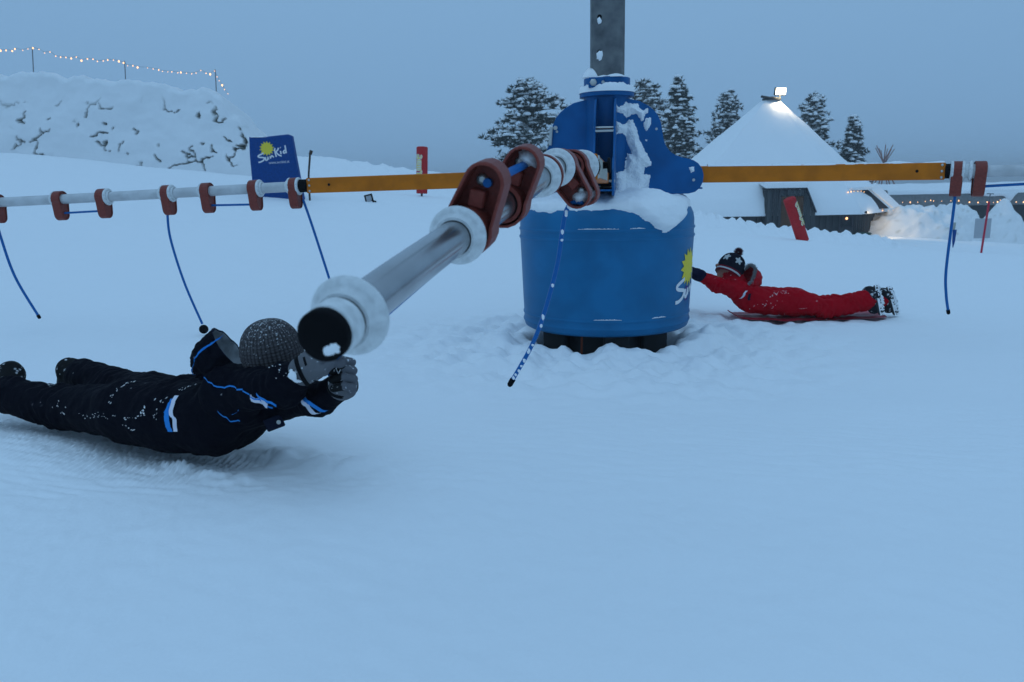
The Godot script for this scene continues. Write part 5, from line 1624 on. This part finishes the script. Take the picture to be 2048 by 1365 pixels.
	mb = slab([dorm[0] + Vector3(-0.1, 0.02, 0.12), dorm[1] + Vector3(0.1, 0.02, 0.12), dorm[1] + Vector3(-0.1, 0.42, -0.5), dorm[0] + Vector3(-0.4, 0.42, -0.4)], 0.12)
	part("dormer_snow", mb.commit(), M.snow, root)
	# cap and floodlight on the tip
	mb = MB.new()
	mb.lathe([Vector2(0.36, 4.18), Vector2(0.38, 4.22), Vector2(0.36, 4.27), Vector2(0.1, 4.33)], 12, Transform3D(Basis(), Vector3(peak.x, 0, peak.z) + o))
	mb.tube([Vector3(10.05, 4.32, -32.95) + o, Vector3(10.35, 4.27, -32.95) + o], 0.05, 6)
	part("roof_cap", mb.commit(), M.dark_steel, root)
	var lamp := thing("floodlight", "bright floodlight shining from the tip of the snowy hut roof", "lamp", Vector3(10.80, 4.50, -32.9), 0.1)
	mb = MB.new()
	mb.box(Vector3(0, 0.0, -0.05), Vector3(0.46, 0.30, 0.12), Basis(Vector3.RIGHT, 0.25), 0.02)
	mb.tube([Vector3(0, -0.34, -0.05), Vector3(0, -0.05, -0.05)], 0.03, 8)
	part("lamp_housing", mb.commit(), M.dark_steel, lamp)
	mb = MB.new()
	mb.box(Vector3(0, 0.0, 0.03), Vector3(0.40, 0.24, 0.02), Basis(Vector3.RIGHT, 0.25), 0.005)
	part("lamp_glass", mb.commit(), M.flood_glow, lamp)
	var l := SpotLight3D.new()
	l.name = "floodlight_beam"
	lamp.add_child(l)
	l.position = Vector3(0, -0.02, 0.12)
	l.rotation = Vector3(-0.75, -0.25, 0)
	l.light_color = lin(1.0, 0.80, 0.5)
	l.light_energy = 3.5
	l.light_size = 0.12
	l.spot_angle = 72.0
	l.spot_range = 60.0
	l.spot_attenuation = 2.0
	l.shadow_enabled = true
	# the wall lamp round the corner that lights the snow heap
	var wl := thing("wall_lamp", "warm lamp on the hut corner facing the snow heap", "lamp", Vector3(13.42, -0.20, -30.45), 0.0)
	mb = MB.new()
	mb.box(Vector3(0, 0, 0), Vector3(0.05, 0.09, 0.14), Basis(), 0.01)
	part("lamp_housing", mb.commit(), M.dark_steel, wl)
	mb = MB.new()
	mb.box(Vector3(0.028, 0, 0), Vector3(0.008, 0.07, 0.11), Basis(), 0.002)
	part("lamp_glass", mb.commit(), M.wall_glow, wl)
	var a := SpotLight3D.new()
	a.name = "wall_lamp_beam"
	wl.add_child(a)
	a.position = Vector3(0.07, 0, 0)
	a.rotation = Vector3(-0.12, -PI / 2 + 0.25, 0)
	a.light_color = lin(1.0, 0.74, 0.42)
	a.light_energy = 3.4
	a.light_size = 0.1
	a.spot_angle = 62.0
	a.spot_range = 40.0
	a.spot_attenuation = 2.0
	a.shadow_enabled = true
	light_string("light_string", "short string of warm bulbs on the dark dormer of the hut", [Vector3(12.850, 0.577, -30.800), Vector3(13.004, 0.593, -30.900), Vector3(13.203, 0.597, -31.100), Vector3(13.423, 0.592, -31.300), Vector3(13.644, 0.597, -31.500), Vector3(13.849, 0.563, -31.700), Vector3(14.065, 0.404, -31.900), Vector3(14.319, 0.223, -32.000), Vector3(14.510, 0.101, -32.100), Vector3(14.726, -0.061, -32.200), Vector3(14.876, -0.125, -32.300)], 0.02)
	light_string("light_string", "row of warm bulbs under the eave above the lit snow heap", [Vector3(13.596, -0.094, -31.600), Vector3(13.757, -0.109, -31.700), Vector3(13.939, -0.125, -31.800), Vector3(14.141, -0.141, -31.900), Vector3(14.365, -0.157, -32.000), Vector3(14.589, -0.174, -32.100), Vector3(14.854, -0.191, -32.200), Vector3(15.120, -0.199, -32.300), Vector3(15.367, -0.196, -32.400)], 0.016)

func make_tree(at: Vector3, h: float, wide: float, spruce: bool, sd: int, label: String, low := 0.15) -> void:
	var r := RandomNumberGenerator.new()
	r.seed = sd
	var root := thing("pine_tree" if not spruce else "spruce_tree", label, "tree", at, 0.0, "trees behind the hut")
	var mb := MB.new()
	var tr := []
	var rad := []
	for i in 9:
		var t := i / 8.0
		tr.append(Vector3(sin(t * 3.0 + sd) * 0.10 * t, h * 0.97 * t, cos(t * 2.3 + sd) * 0.10 * t))
		rad.append(lerpf(0.15, 0.02, t))
	mb.tube(tr, rad, 8)
	var fol := MB.new()
	var sno := MB.new()
	var boughs := 110 if spruce else 58
	for b in boughs:
		var t := low + (1.0 - low) * (b + r.randf()) / boughs
		var az := b * 2.4 + r.randf_range(-0.5, 0.5)
		var prof: float
		if spruce: prof = pow(1.0 - t, 0.8) * 0.96 + 0.05
		else: prof = pow(maxf(0.0, 1.0 - pow(maxf(0.0, (t - 0.25) / 0.78), 2.2)), 0.7) * (0.72 if t < 0.3 else 1.0) + 0.06
		var blen := wide * prof * r.randf_range(0.6, 1.12)
		var start := Vector3(0, h * t, 0)
		var dr := Vector3(cos(az), 0.10 if spruce else r.randf_range(0.1, 0.55), sin(az)).normalized()
		var droop := 0.5 if spruce else 0.22
		var pts := []
		for k in 5:
			var q := k / 4.0
			pts.append(start + dr * blen * q + Vector3(0, -droop * blen * q * q, 0))
		mb.tube(pts, [0.035, 0.028, 0.02, 0.013, 0.006], 5, false)
		var clumps := int(6 + blen * 8.5)
		for cidx in clumps:
			var q := pow(r.randf(), 0.6)
			var jit := 0.20 * blen * 0.5 + 0.08
			var p := start + dr * blen * q + Vector3(0, -droop * blen * q * q, 0) + Vector3(r.randfn() * jit * (0.7 if spruce else 0.85), r.randfn() * 0.09 + (0.0 if spruce else 0.06), r.randfn() * jit * 0.7)
			for k in 13:
				var d := Vector3(r.randfn(), r.randfn() * 0.7 + 0.15, r.randfn()).normalized()
				d = (d + dr * 0.8).normalized()
				if spruce: d = (d + Vector3(0, -0.45, 0)).normalized()
				var s := d.cross(Vector3(r.randfn(), r.randfn(), r.randfn())).normalized() * r.randf_range(0.025, 0.055)
				var q0 := p + d * 0.02
				var e := p + d * r.randf_range(0.12, 0.30)
				fol.tri(q0 - s, q0 + s, e + s * 0.3)
			if r.randf() < (0.5 if spruce else 0.68):
				var rx := r.randf_range(0.08, 0.24)
				var bs := Basis(Vector3.UP, r.randf() * TAU) * Basis.from_scale(Vector3(rx, r.randf_range(0.05, 0.11), rx * r.randf_range(0.5, 1.0)))
				sno.lathe([Vector2(0.75, -0.5), Vector2(1.0, 0.0), Vector2(0.7, 0.7), Vector2(0, 1.0)], 6, Transform3D(bs, p + Vector3(0, 0.07, 0)))
	part("trunk", mb.commit(), M.bark, root)
	part("crown", fol.commit(), M.needles, root).set_meta("kind", "stuff")
	part("crown_snow", sno.commit(), M.snow, root).set_meta("kind", "stuff")

func make_far_building() -> void:
	var at := Vector3(34.0, -2.6, -48.5)
	var root := thing("long_building", "long low grey building under snow far at the right", "building", at)
	var o := -at
	var mb := MB.new()
	mb.box(Vector3(34.2, -0.25, -48.0) + o, Vector3(23.6, 0.70, 0.3), Basis(), 0.02)
	part("fascia", mb.commit(), M.fascia, root)
	mb = MB.new()
	mb.box(Vector3(34.2, -1.7, -49.2) + o, Vector3(23.0, 2.2, 2.0))
	part("wall", mb.commit(), M.dark_wall, root)
	for k in 5:
		mb = MB.new()
		mb.box(Vector3(24.0 + k * 3.6, -1.5, -48.17) + o, Vector3(1.6, 1.2, 0.04))
		part("window", mb.commit(), M.glass, root)
	mb = MB.new()
	mb.grid(200, 10, func(u: float, w: float) -> Vector3:
		var x := lerpf(22.3, 46.2, u)
		var th := 0.26 + 0.06 * n_mid.get_noise_2d(x * 0.4, 2.0)
		if w < 0.3: return Vector3(x, 0.10 + th * sin(w / 0.3 * PI / 2), -47.8 - 0.15 * (1.0 - cos(w / 0.3 * PI / 2))) + o
		return Vector3(x, 0.10 + th + (w - 0.3) * 0.5, -47.95 - (w - 0.3) * 8.0) + o)
	part("roof_snow", mb.commit(), M.snow, root)
	# an overhanging tongue of roof snow
	mb = MB.new()
	mb.grid(40, 10, func(u: float, w: float) -> Vector3:
		var x := lerpf(27.0, 29.9, u)
		var drop := 0.18 * pow(sin(u * PI), 1.0) + 0.42 * exp(-pow((u - 0.86) / 0.09, 2)) * 1.0
		return Vector3(x, 0.2 - w * (0.1 + drop), -47.75 + 0.06 * sin(w * PI)) + o)
	part("snow_overhang", mb.commit(), M.snow, root)
	light_string("light_string", "string of warm bulbs along the front of the long grey building", [Vector3(22.666, -0.336, -47.600), Vector3(23.105, -0.309, -47.600), Vector3(23.547, -0.308, -47.600), Vector3(23.989, -0.307, -47.600), Vector3(24.427, -0.271, -47.600), Vector3(24.741, -0.216, -47.600), Vector3(24.912, -0.253, -47.600), Vector3(25.399, -0.275, -47.600), Vector3(25.928, -0.262, -47.600), Vector3(26.392, -0.270, -47.600), Vector3(27.033, -0.368, -47.600), Vector3(27.539, -0.390, -47.600), Vector3(28.081, -0.377, -47.600), Vector3(28.450, -0.401, -47.600), Vector3(28.686, -0.375, -47.600), Vector3(28.834, -0.269, -47.600), Vector3(29.188, -0.405, -47.600), Vector3(29.784, -0.398, -47.600), Vector3(30.218, -0.414, -47.600)], 0.035)

func glyphs(parent: Node3D, text: String, map: Callable, size: float) -> void:
	var table := {
		"u": [[[0, 1], [0, 0.35], [0.12, 0.05], [0.35, 0.0], [0.55, 0.15], [0.6, 0.4]], [[0.6, 1], [0.6, 0.0]]],
		"m": [[[0, 0], [0, 1]], [[0, 0.7], [0.15, 0.95], [0.32, 0.9], [0.38, 0.6], [0.38, 0.0]], [[0.38, 0.7], [0.55, 0.95], [0.72, 0.9], [0.78, 0.6], [0.78, 0.0]]],
		"i": [[[0, 0], [0, 1]], [[0, 1.25], [0.02, 1.4]]],
		"e": [[[0.02, 0.5], [0.6, 0.55], [0.55, 0.85], [0.32, 1.0], [0.08, 0.8], [0.0, 0.45], [0.12, 0.1], [0.35, 0.0], [0.58, 0.15]]]}
	var x := 0.0
	var adv := {"u": 0.95, "m": 1.13, "i": 0.36, "e": 0.9}
	for ch in text:
		for layer in 2:
			var mb := MB.new()
			for s in table[ch]:
				var line := []
				for p in s: line.append(Vector2(x + p[0], p[1]) * size)
				mb.ribbon(line, size * (0.36 if layer == 0 else 0.13), func(p: Vector2) -> Vector3: return map.call(p, 0.004 + layer * 0.004))
			part("letter_" + ch, mb.commit(), M.white_paint if layer == 0 else M.sun_yellow, parent)
		x += adv[ch]

func make_small_things() -> void:
	# padded blue sign
	var at := Vector3(-4.72, 0.80, -16.6)
	var root := thing("padded_sign", "padded blue sign with a yellow sun logo standing before the snow wall", "sign", at, 0.12)
	var mb := MB.new()
	mb.prism(PackedVector2Array([Vector2(-0.46, 0.0), Vector2(0.52, 0.0), Vector2(0.47, 0.4), Vector2(0.415, 0.85), Vector2(0.365, 1.28), Vector2(0.30, 1.305), Vector2(-0.1, 1.265), Vector2(-0.30, 1.245), Vector2(-0.46, 1.26), Vector2(-0.475, 0.9)]), -0.16, 0.16, Transform3D(), 0.025)
	part("padding", mb.commit(), M.sign_blue, root)
	logo(root, func(p: Vector2) -> Vector3:
		var q := p.rotated(0.06) * 1.24 / 1130.0
		return Vector3(-0.13 + q.x, 1.03 + q.y, 0.164), 1.0, true)
	var tm := TextMesh.new()
	tm.text = "www.sunkid.at"
	var sf := SystemFont.new()
	sf.font_names = PackedStringArray(["Droid Sans"])
	tm.font = sf
	tm.font_size = 16
	tm.pixel_size = 0.0038
	tm.depth = 0.002
	part("web_address", tm, M.white_paint, root, Transform3D(Basis(Vector3.BACK, 0.05), Vector3(0.09, 0.76, 0.163)))
	mb = MB.new()
	mb.grid(60, 8, func(u: float, w: float) -> Vector3:
		var x := lerpf(-0.47, 0.30, u)
		var y := 1.255 + 0.03 * sm(-0.1, 0.3, x)
		return Vector3(x, y + (0.022 + 0.02 * n_mid.get_noise_2d(u * 6.0, 4.0)) * sqrt(maxf(0.0, 1.0 - pow(2 * w - 1, 2))) - 0.004, (0.5 - w) * 0.30))
	part("snow_edge", mb.commit(), M.snow_lump, root)
	# wooden stick with a bent head
	mb = MB.new()
	mb.tube(curve([Vector3(-4.03, 0.75, -16.4), Vector3(-4.027, 1.232, -16.400), Vector3(-3.983, 1.594, -16.400), Vector3(-3.965, 1.730, -16.400), Vector3(-3.941, 1.778, -16.400)], 4), 0.02, 8)
	mb.tube([Vector3(-3.966, 1.701, -16.400), Vector3(-3.936, 1.778, -16.400)], 0.033, 8)
	tag(part("stick", mb.commit(), M.bark, self), "dark wooden stick standing in snow right of the blue sign", "stick")
	# wire wheel thing by the sign
	at = Vector3(-4.232, 0.858, -15.900)
	root = thing("wire_wheel", "small black wire wheel half sunk in snow below the blue sign", "wheel", at, 0.2)
	mb = MB.new()
	var rim := []
	for i in 25: rim.append(Vector3(cos(TAU * i / 24), sin(TAU * i / 24), 0) * 0.085)
	mb.tube(rim, 0.008, 6)
	part("rim", mb.commit(), M.black, root)
	for k in 3:
		mb = MB.new()
		var a := k * PI / 3 + 0.3
		mb.tube([Vector3(cos(a), sin(a), 0) * -0.085, Vector3(cos(a), sin(a), 0) * 0.085], 0.006, 6)
		part("spoke", mb.commit(), M.black, root)
	mb = MB.new()
	mb.box(Vector3(0.13, -0.02, 0), Vector3(0.08, 0.09, 0.07), Basis(), 0.01)
	mb.tube([Vector3(0.1, 0.0, 0), Vector3(0.16, -0.16, 0)], 0.02, 8)
	part("bracket", mb.commit(), M.black, root)
	# small tilted frame
	at = Vector3(-2.97, ground_y(-2.97, -17.3) - 0.03, -17.3)
	root = thing("small_board", "small tilted board with black frame sunk in the snow", "board", at, -0.15)
	root.rotation.z = 0.22
	mb = MB.new()
	mb.box(Vector3(-0.075, 0.09, 0), Vector3(0.03, 0.2, 0.03), Basis(), 0.004)
	mb.box(Vector3(0.075, 0.09, 0), Vector3(0.03, 0.2, 0.03), Basis(), 0.004)
	mb.box(Vector3(0, 0.185, 0), Vector3(0.18, 0.028, 0.032), Basis(), 0.004)
	mb.box(Vector3(0.11, 0.03, 0.05), Vector3(0.1, 0.03, 0.04), Basis(Vector3.BACK, -0.5), 0.004)
	part("frame", mb.commit(), M.black, root)
	mb = MB.new()
	mb.box(Vector3(0, 0.105, 0), Vector3(0.12, 0.13, 0.01))
	part("panel", mb.commit(), M.panel_grey, root)
	# red banners
	at = Vector3(-2.19, ground_y(-2.19, -20.3) - 0.02, -20.3)
	root = thing("banner_post", "upright round red banner post with lettering behind the left arm", "banner", at)
	root.rotation.z = -0.045
	mb = MB.new()
	mb.lathe([Vector2(0.0, 0.085), Vector2(0.125, 0.085), Vector2(0.137, 0.10), Vector2(0.14, 0.5), Vector2(0.14, 1.19), Vector2(0.134, 1.215), Vector2(0.10, 1.228), Vector2(0, 1.235)], 32)
	part("sleeve", mb.commit(), M.banner_red, root)
	mb = MB.new()
	mb.tube([Vector3(0, -0.3, 0), Vector3(0, 0.12, 0)], 0.025, 8)
	part("foot", mb.commit(), M.black, root)
	glyphs(root, "umie", func(p: Vector2, lift: float) -> Vector3:
		var a := -0.42 - (p.y - 0.06) / 0.14
		return Vector3(sin(a) * (0.14 + lift), 0.57 + p.x, cos(a) * (0.14 + lift)), 0.148)
	at = Vector3(6.42, 0, -17.6)
	at.y = ground_y(at.x, at.z) - 0.03
	root = thing("banner_post", "red banner post leaning to the left in front of the hut door", "banner", at)
	root.rotation = Vector3(0.0, 0.35, 0.43)
	mb = MB.new()
	var hex := PackedVector2Array()
	for i in 24:
		var a := TAU * i / 24
		var rr := 0.135 * (1.0 - 0.045 * absf(sin(a * 3.0)))
		hex.append(Vector2(cos(a), sin(a)) * rr)
	mb.prism(hex, 0.0, 1.03, Transform3D(Basis(Vector3.RIGHT, -PI / 2), Vector3.ZERO), 0.02)
	part("sleeve", mb.commit(), M.banner_red, root)
	glyphs(root, "eimue", func(p: Vector2, lift: float) -> Vector3:
		var a := 0.42 + (p.y - 0.05) / 0.135
		return Vector3(sin(a) * (0.135 + lift), 0.90 - p.x, cos(a) * (0.135 + lift)), 0.13)
	# red pole and grey plate at the right
	at = Vector3(12.650, -0.849, -21.500)
	at.y = minf(at.y, ground_y(at.x, at.z))
	root = thing("slalom_pole", "red slalom pole with a thin grey top standing in snow at the right", "pole", at)
	root.rotation.z = -0.06
	mb = MB.new()
	mb.tube([Vector3(0, -0.3, 0), Vector3(0, 1.36, 0)], 0.027, 10)
	part("shaft", mb.commit(), M.pole_red, root)
	mb = MB.new()
	mb.tube([Vector3(0, 1.36, 0), Vector3(0, 1.56, 0)], 0.014, 8)
	mb.tube([Vector3(-0.09, 1.565, 0), Vector3(0.09, 1.565, 0)], 0.012, 8)
	part("top", mb.commit(), M.pole_grey, root)
	mb = MB.new()
	mb.box(Vector3(13.507, -0.410, -23.000), Vector3(0.46, 0.56, 0.03), Basis(), 0.006)
	tag(part("grey_plate", mb.commit(), M.panel_grey, self), "square grey plate standing in the snow behind the red pole", "board")
	mb = MB.new()
	mb.prism(PackedVector2Array([Vector2(-0.04, 0.42), Vector2(0.05, 0.42), Vector2(0.03, 0.1), Vector2(-0.005, -0.05), Vector2(-0.03, 0.12)]), -0.02, 0.02, Transform3D(Basis(), Vector3(11.602, -0.727, -21.000)), 0.004)
	tag(part("pennant", mb.commit(), M.sign_blue, self), "small blue pennant in the snow by the right tow rope", "pennant")
	mb = MB.new()
	mb.box(Vector3(11.640, -0.240, -21.100), Vector3(0.06, 0.23, 0.03), Basis(Vector3.BACK, -0.08), 0.004)
	tag(part("marker", mb.commit(), M.beige, self), "small pale marker tag above the blue pennant", "marker")
	# green bin at the hut corner
	at = Vector3(13.55, -1.95, -31.0)
	root = thing("green_bin", "dark green bin at the corner of the hut", "bin", at)
	mb = MB.new()
	mb.box(Vector3(0, 0.45, 0), Vector3(0.5, 0.9, 0.5), Basis(), 0.04)
	part("tub", mb.commit(), M.bin_green, root)
	mb = MB.new()
	mb.box(Vector3(0, 0.93, 0), Vector3(0.55, 0.07, 0.55), Basis(), 0.025)
	part("lid", mb.commit(), M.bin_green, root)
	# bare poles of a tipi behind the trees
	at = Vector3(26.6, -2.0, -58.0)
	root = thing("tipi_frame", "bare reddish tipi poles crossing behind the right arm", "tipi")
	root.position = at
	for k in 9:
		var a := TAU * k / 9 + 0.2
		mb = MB.new()
		var foot := Vector3(cos(a) * 2.3, 0, sin(a) * 2.3)
		var tip := Vector3(-cos(a) * 0.62, 5.2 + 0.2 * sin(k * 2.0), -sin(a) * 0.62)
		mb.tube([foot, tip], [0.06, 0.03], 6)
		part("tipi_pole", mb.commit(), M.tipi_wood, root)
	# low shrubs on the far line
	for q in [[1833, 0.9, 1], [1822, 0.6, 2], [1872, 0.7, 3], [1885, 0.5, 4], [1768, 0.8, 5]]:
		var r := RandomNumberGenerator.new()
		r.seed = q[2]
		var d := 62.0
		var x: float = (q[0] - 1024.0) / 1600.0 * d
		root = thing("shrub", ["widest bare dark shrub on the far snow line", "small dark shrub left of the widest far shrub", "thin upright shrub right of the widest far shrub", "rightmost tiny shrub on the far snow line", "dark shrub beside the tipi poles"][q[2] - 1], "shrub", Vector3(x, -0.05, -d), 0.0, "shrubs on the far line")
		mb = MB.new()
		for i in 60:
			var b := Vector3(r.randf_range(-1, 1) * q[1], -1.5, r.randf_range(-0.5, 0.5))
			var e := b + Vector3(r.randfn() * 0.25, 1.5 + r.randf_range(0.1, 1.0) * q[1] * 0.8, r.randfn() * 0.2)
			mb.tube([b, e], [0.03, 0.012], 4, false)
		part("twigs", mb.commit(), M.bark, root)


func _ready() -> void:
	# camera
	var cam := Camera3D.new()
	cam.name = "camera"
	add_child(cam)
	cam.fov = 46.206
	cam.near = 0.05
	cam.far = 2000.0
	cam.position = Vector3(0, 1.02, 0)
	cam.basis = Basis(Vector3.RIGHT, deg_to_rad(-11.0)) * Basis(Vector3.BACK, deg_to_rad(-1.0))
	cam.current = true
	var attr := CameraAttributesPhysical.new()
	attr.frustum_focal_length = 28.13
	attr.frustum_focus_distance = 4.2
	attr.exposure_aperture = 6.3
	cam.attributes = attr
	# overcast dusk sky
	var env := Environment.new()
	env.background_mode = Environment.BG_SKY
	var sky := Sky.new()
	var sm_ := ProceduralSkyMaterial.new()
	sm_.sky_horizon_color = lin(0.186, 0.358, 0.588)
	sm_.sky_top_color = lin(0.265, 0.470, 0.720)
	sm_.sky_curve = 0.35
	sm_.ground_horizon_color = lin(0.180, 0.350, 0.575)
	sm_.ground_bottom_color = lin(0.15, 0.29, 0.46)
	sm_.sun_angle_max = 1.0
	sky.sky_material = sm_
	env.sky = sky
	env.tonemap_mode = Environment.TONE_MAPPER_LINEAR
	env.tonemap_exposure = 1.0
	env.sdfgi_enabled = true
	env.ssao_enabled = true
	env.ssil_enabled = true
	env.fog_enabled = FOG > 0.0
	env.fog_density = FOG
	env.fog_light_color = Color(1, 1, 1)
	var we := WorldEnvironment.new()
	we.name = "world"
	we.environment = env
	add_child(we)
	var sun := DirectionalLight3D.new()
	sun.name = "sky_light"
	add_child(sun)
	sun.rotation_degrees = Vector3(-68, -35, 0)
	sun.light_energy = 0.15
	sun.light_color = lin(0.42, 0.68, 1.0)
	sun.light_angular_distance = 70.0
	sun.shadow_enabled = true
	sun.sky_mode = DirectionalLight3D.SKY_MODE_LIGHT_ONLY
	rng.seed = 7
	n_broad = noise(1, 0.45, FastNoiseLite.TYPE_SIMPLEX_SMOOTH, 3)
	n_mid = noise(2, 1.6, FastNoiseLite.TYPE_SIMPLEX_SMOOTH, 3)
	n_fine = noise(3, 7.0, FastNoiseLite.TYPE_SIMPLEX_SMOOTH, 3)
	n_lump = noise(4, 4.2, FastNoiseLite.TYPE_SIMPLEX_SMOOTH, 3)
	n_crack = noise(5, 1.0, FastNoiseLite.TYPE_CELLULAR, 1)
	n_crack.cellular_return_type = FastNoiseLite.RETURN_DISTANCE2_SUB
	make_materials()
	make_ground()
	make_snow_wall()
	berm("snow_ridge", "lumpy snow ridge against the sky between the blue sign and the drum", [Vector3(-8.182, 2.025, -27.000), Vector3(-6.574, 2.060, -26.500), Vector3(-5.409, 1.955, -26.300), Vector3(-4.248, 1.755, -26.000), Vector3(-2.987, 1.563, -26.000), Vector3(-1.878, 1.435, -26.000), Vector3(-0.291, 1.268, -26.000), Vector3(1.619, 1.079, -26.000), Vector3(3.695, 0.745, -26.000)], 1.3, 0.10, 0.0, 3.0)
	berm("snow_edge", "scalloped snow edge in front of the hut", [Vector3(4.140, 0.367, -21.600), Vector3(4.854, 0.240, -21.500), Vector3(5.697, 0.084, -21.400), Vector3(6.600, -0.084, -21.300), Vector3(7.363, -0.197, -21.200), Vector3(8.118, -0.270, -21.100), Vector3(8.869, -0.368, -21.000), Vector3(9.527, -0.444, -21.000), Vector3(10.060, -0.596, -21.000)], 0.5, 0.20, 0.27, 8.0)
	make_hut()
	mound("snow_heap", "long lamp-lit snow heap right of the hut", Vector3(16.3, -2.1, -33.0), 3.1, 2.0, 1.5, 3.4, 0.35, 3.0, 0.6)
	mound("snow_heap", "flat-topped snow heap behind the right tow rope", Vector3(19.2, -2.2, -35.0), 1.7, 2.05, 1.5, 3.2, 0.35, 9.0, 0.4)
	mound("snow_heap", "pointed snow heap at the right edge", Vector3(21.25, -2.2, -34.8), 1.75, 2.3, 1.6, 1.25, 0.18, 15.0, 0.4)
	make_far_building()
	make_tree(Vector3(0.95, 0.2, -36.5), 5.1, 1.85, false, 11, "snowy pine left of the carousel hub", 0.12)
	make_tree(Vector3(7.75, -1.2, -47.0), 7.75, 2.0, false, 12, "snowy pine directly behind the blue bracket", 0.2)
	make_tree(Vector3(8.75, -1.2, -42.5), 7.45, 2.2, true, 13, "tall dark spruce right of the blue bracket", 0.2)
	make_tree(Vector3(12.75, -1.4, -48.0), 7.3, 1.35, false, 14, "small pine left of the hut roof tip", 0.25)
	make_tree(Vector3(17.0, -1.6, -46.0), 7.1, 1.45, false, 15, "dark pine right of the hut roof tip", 0.25)
	make_tree(Vector3(19.3, -1.8, -46.0), 6.2, 1.5, true, 16, "small spruce beside the tipi poles", 0.2)
	make_carousel()
	make_near_child()
	make_far_child()
	make_small_things()

const FOG := 0.0026
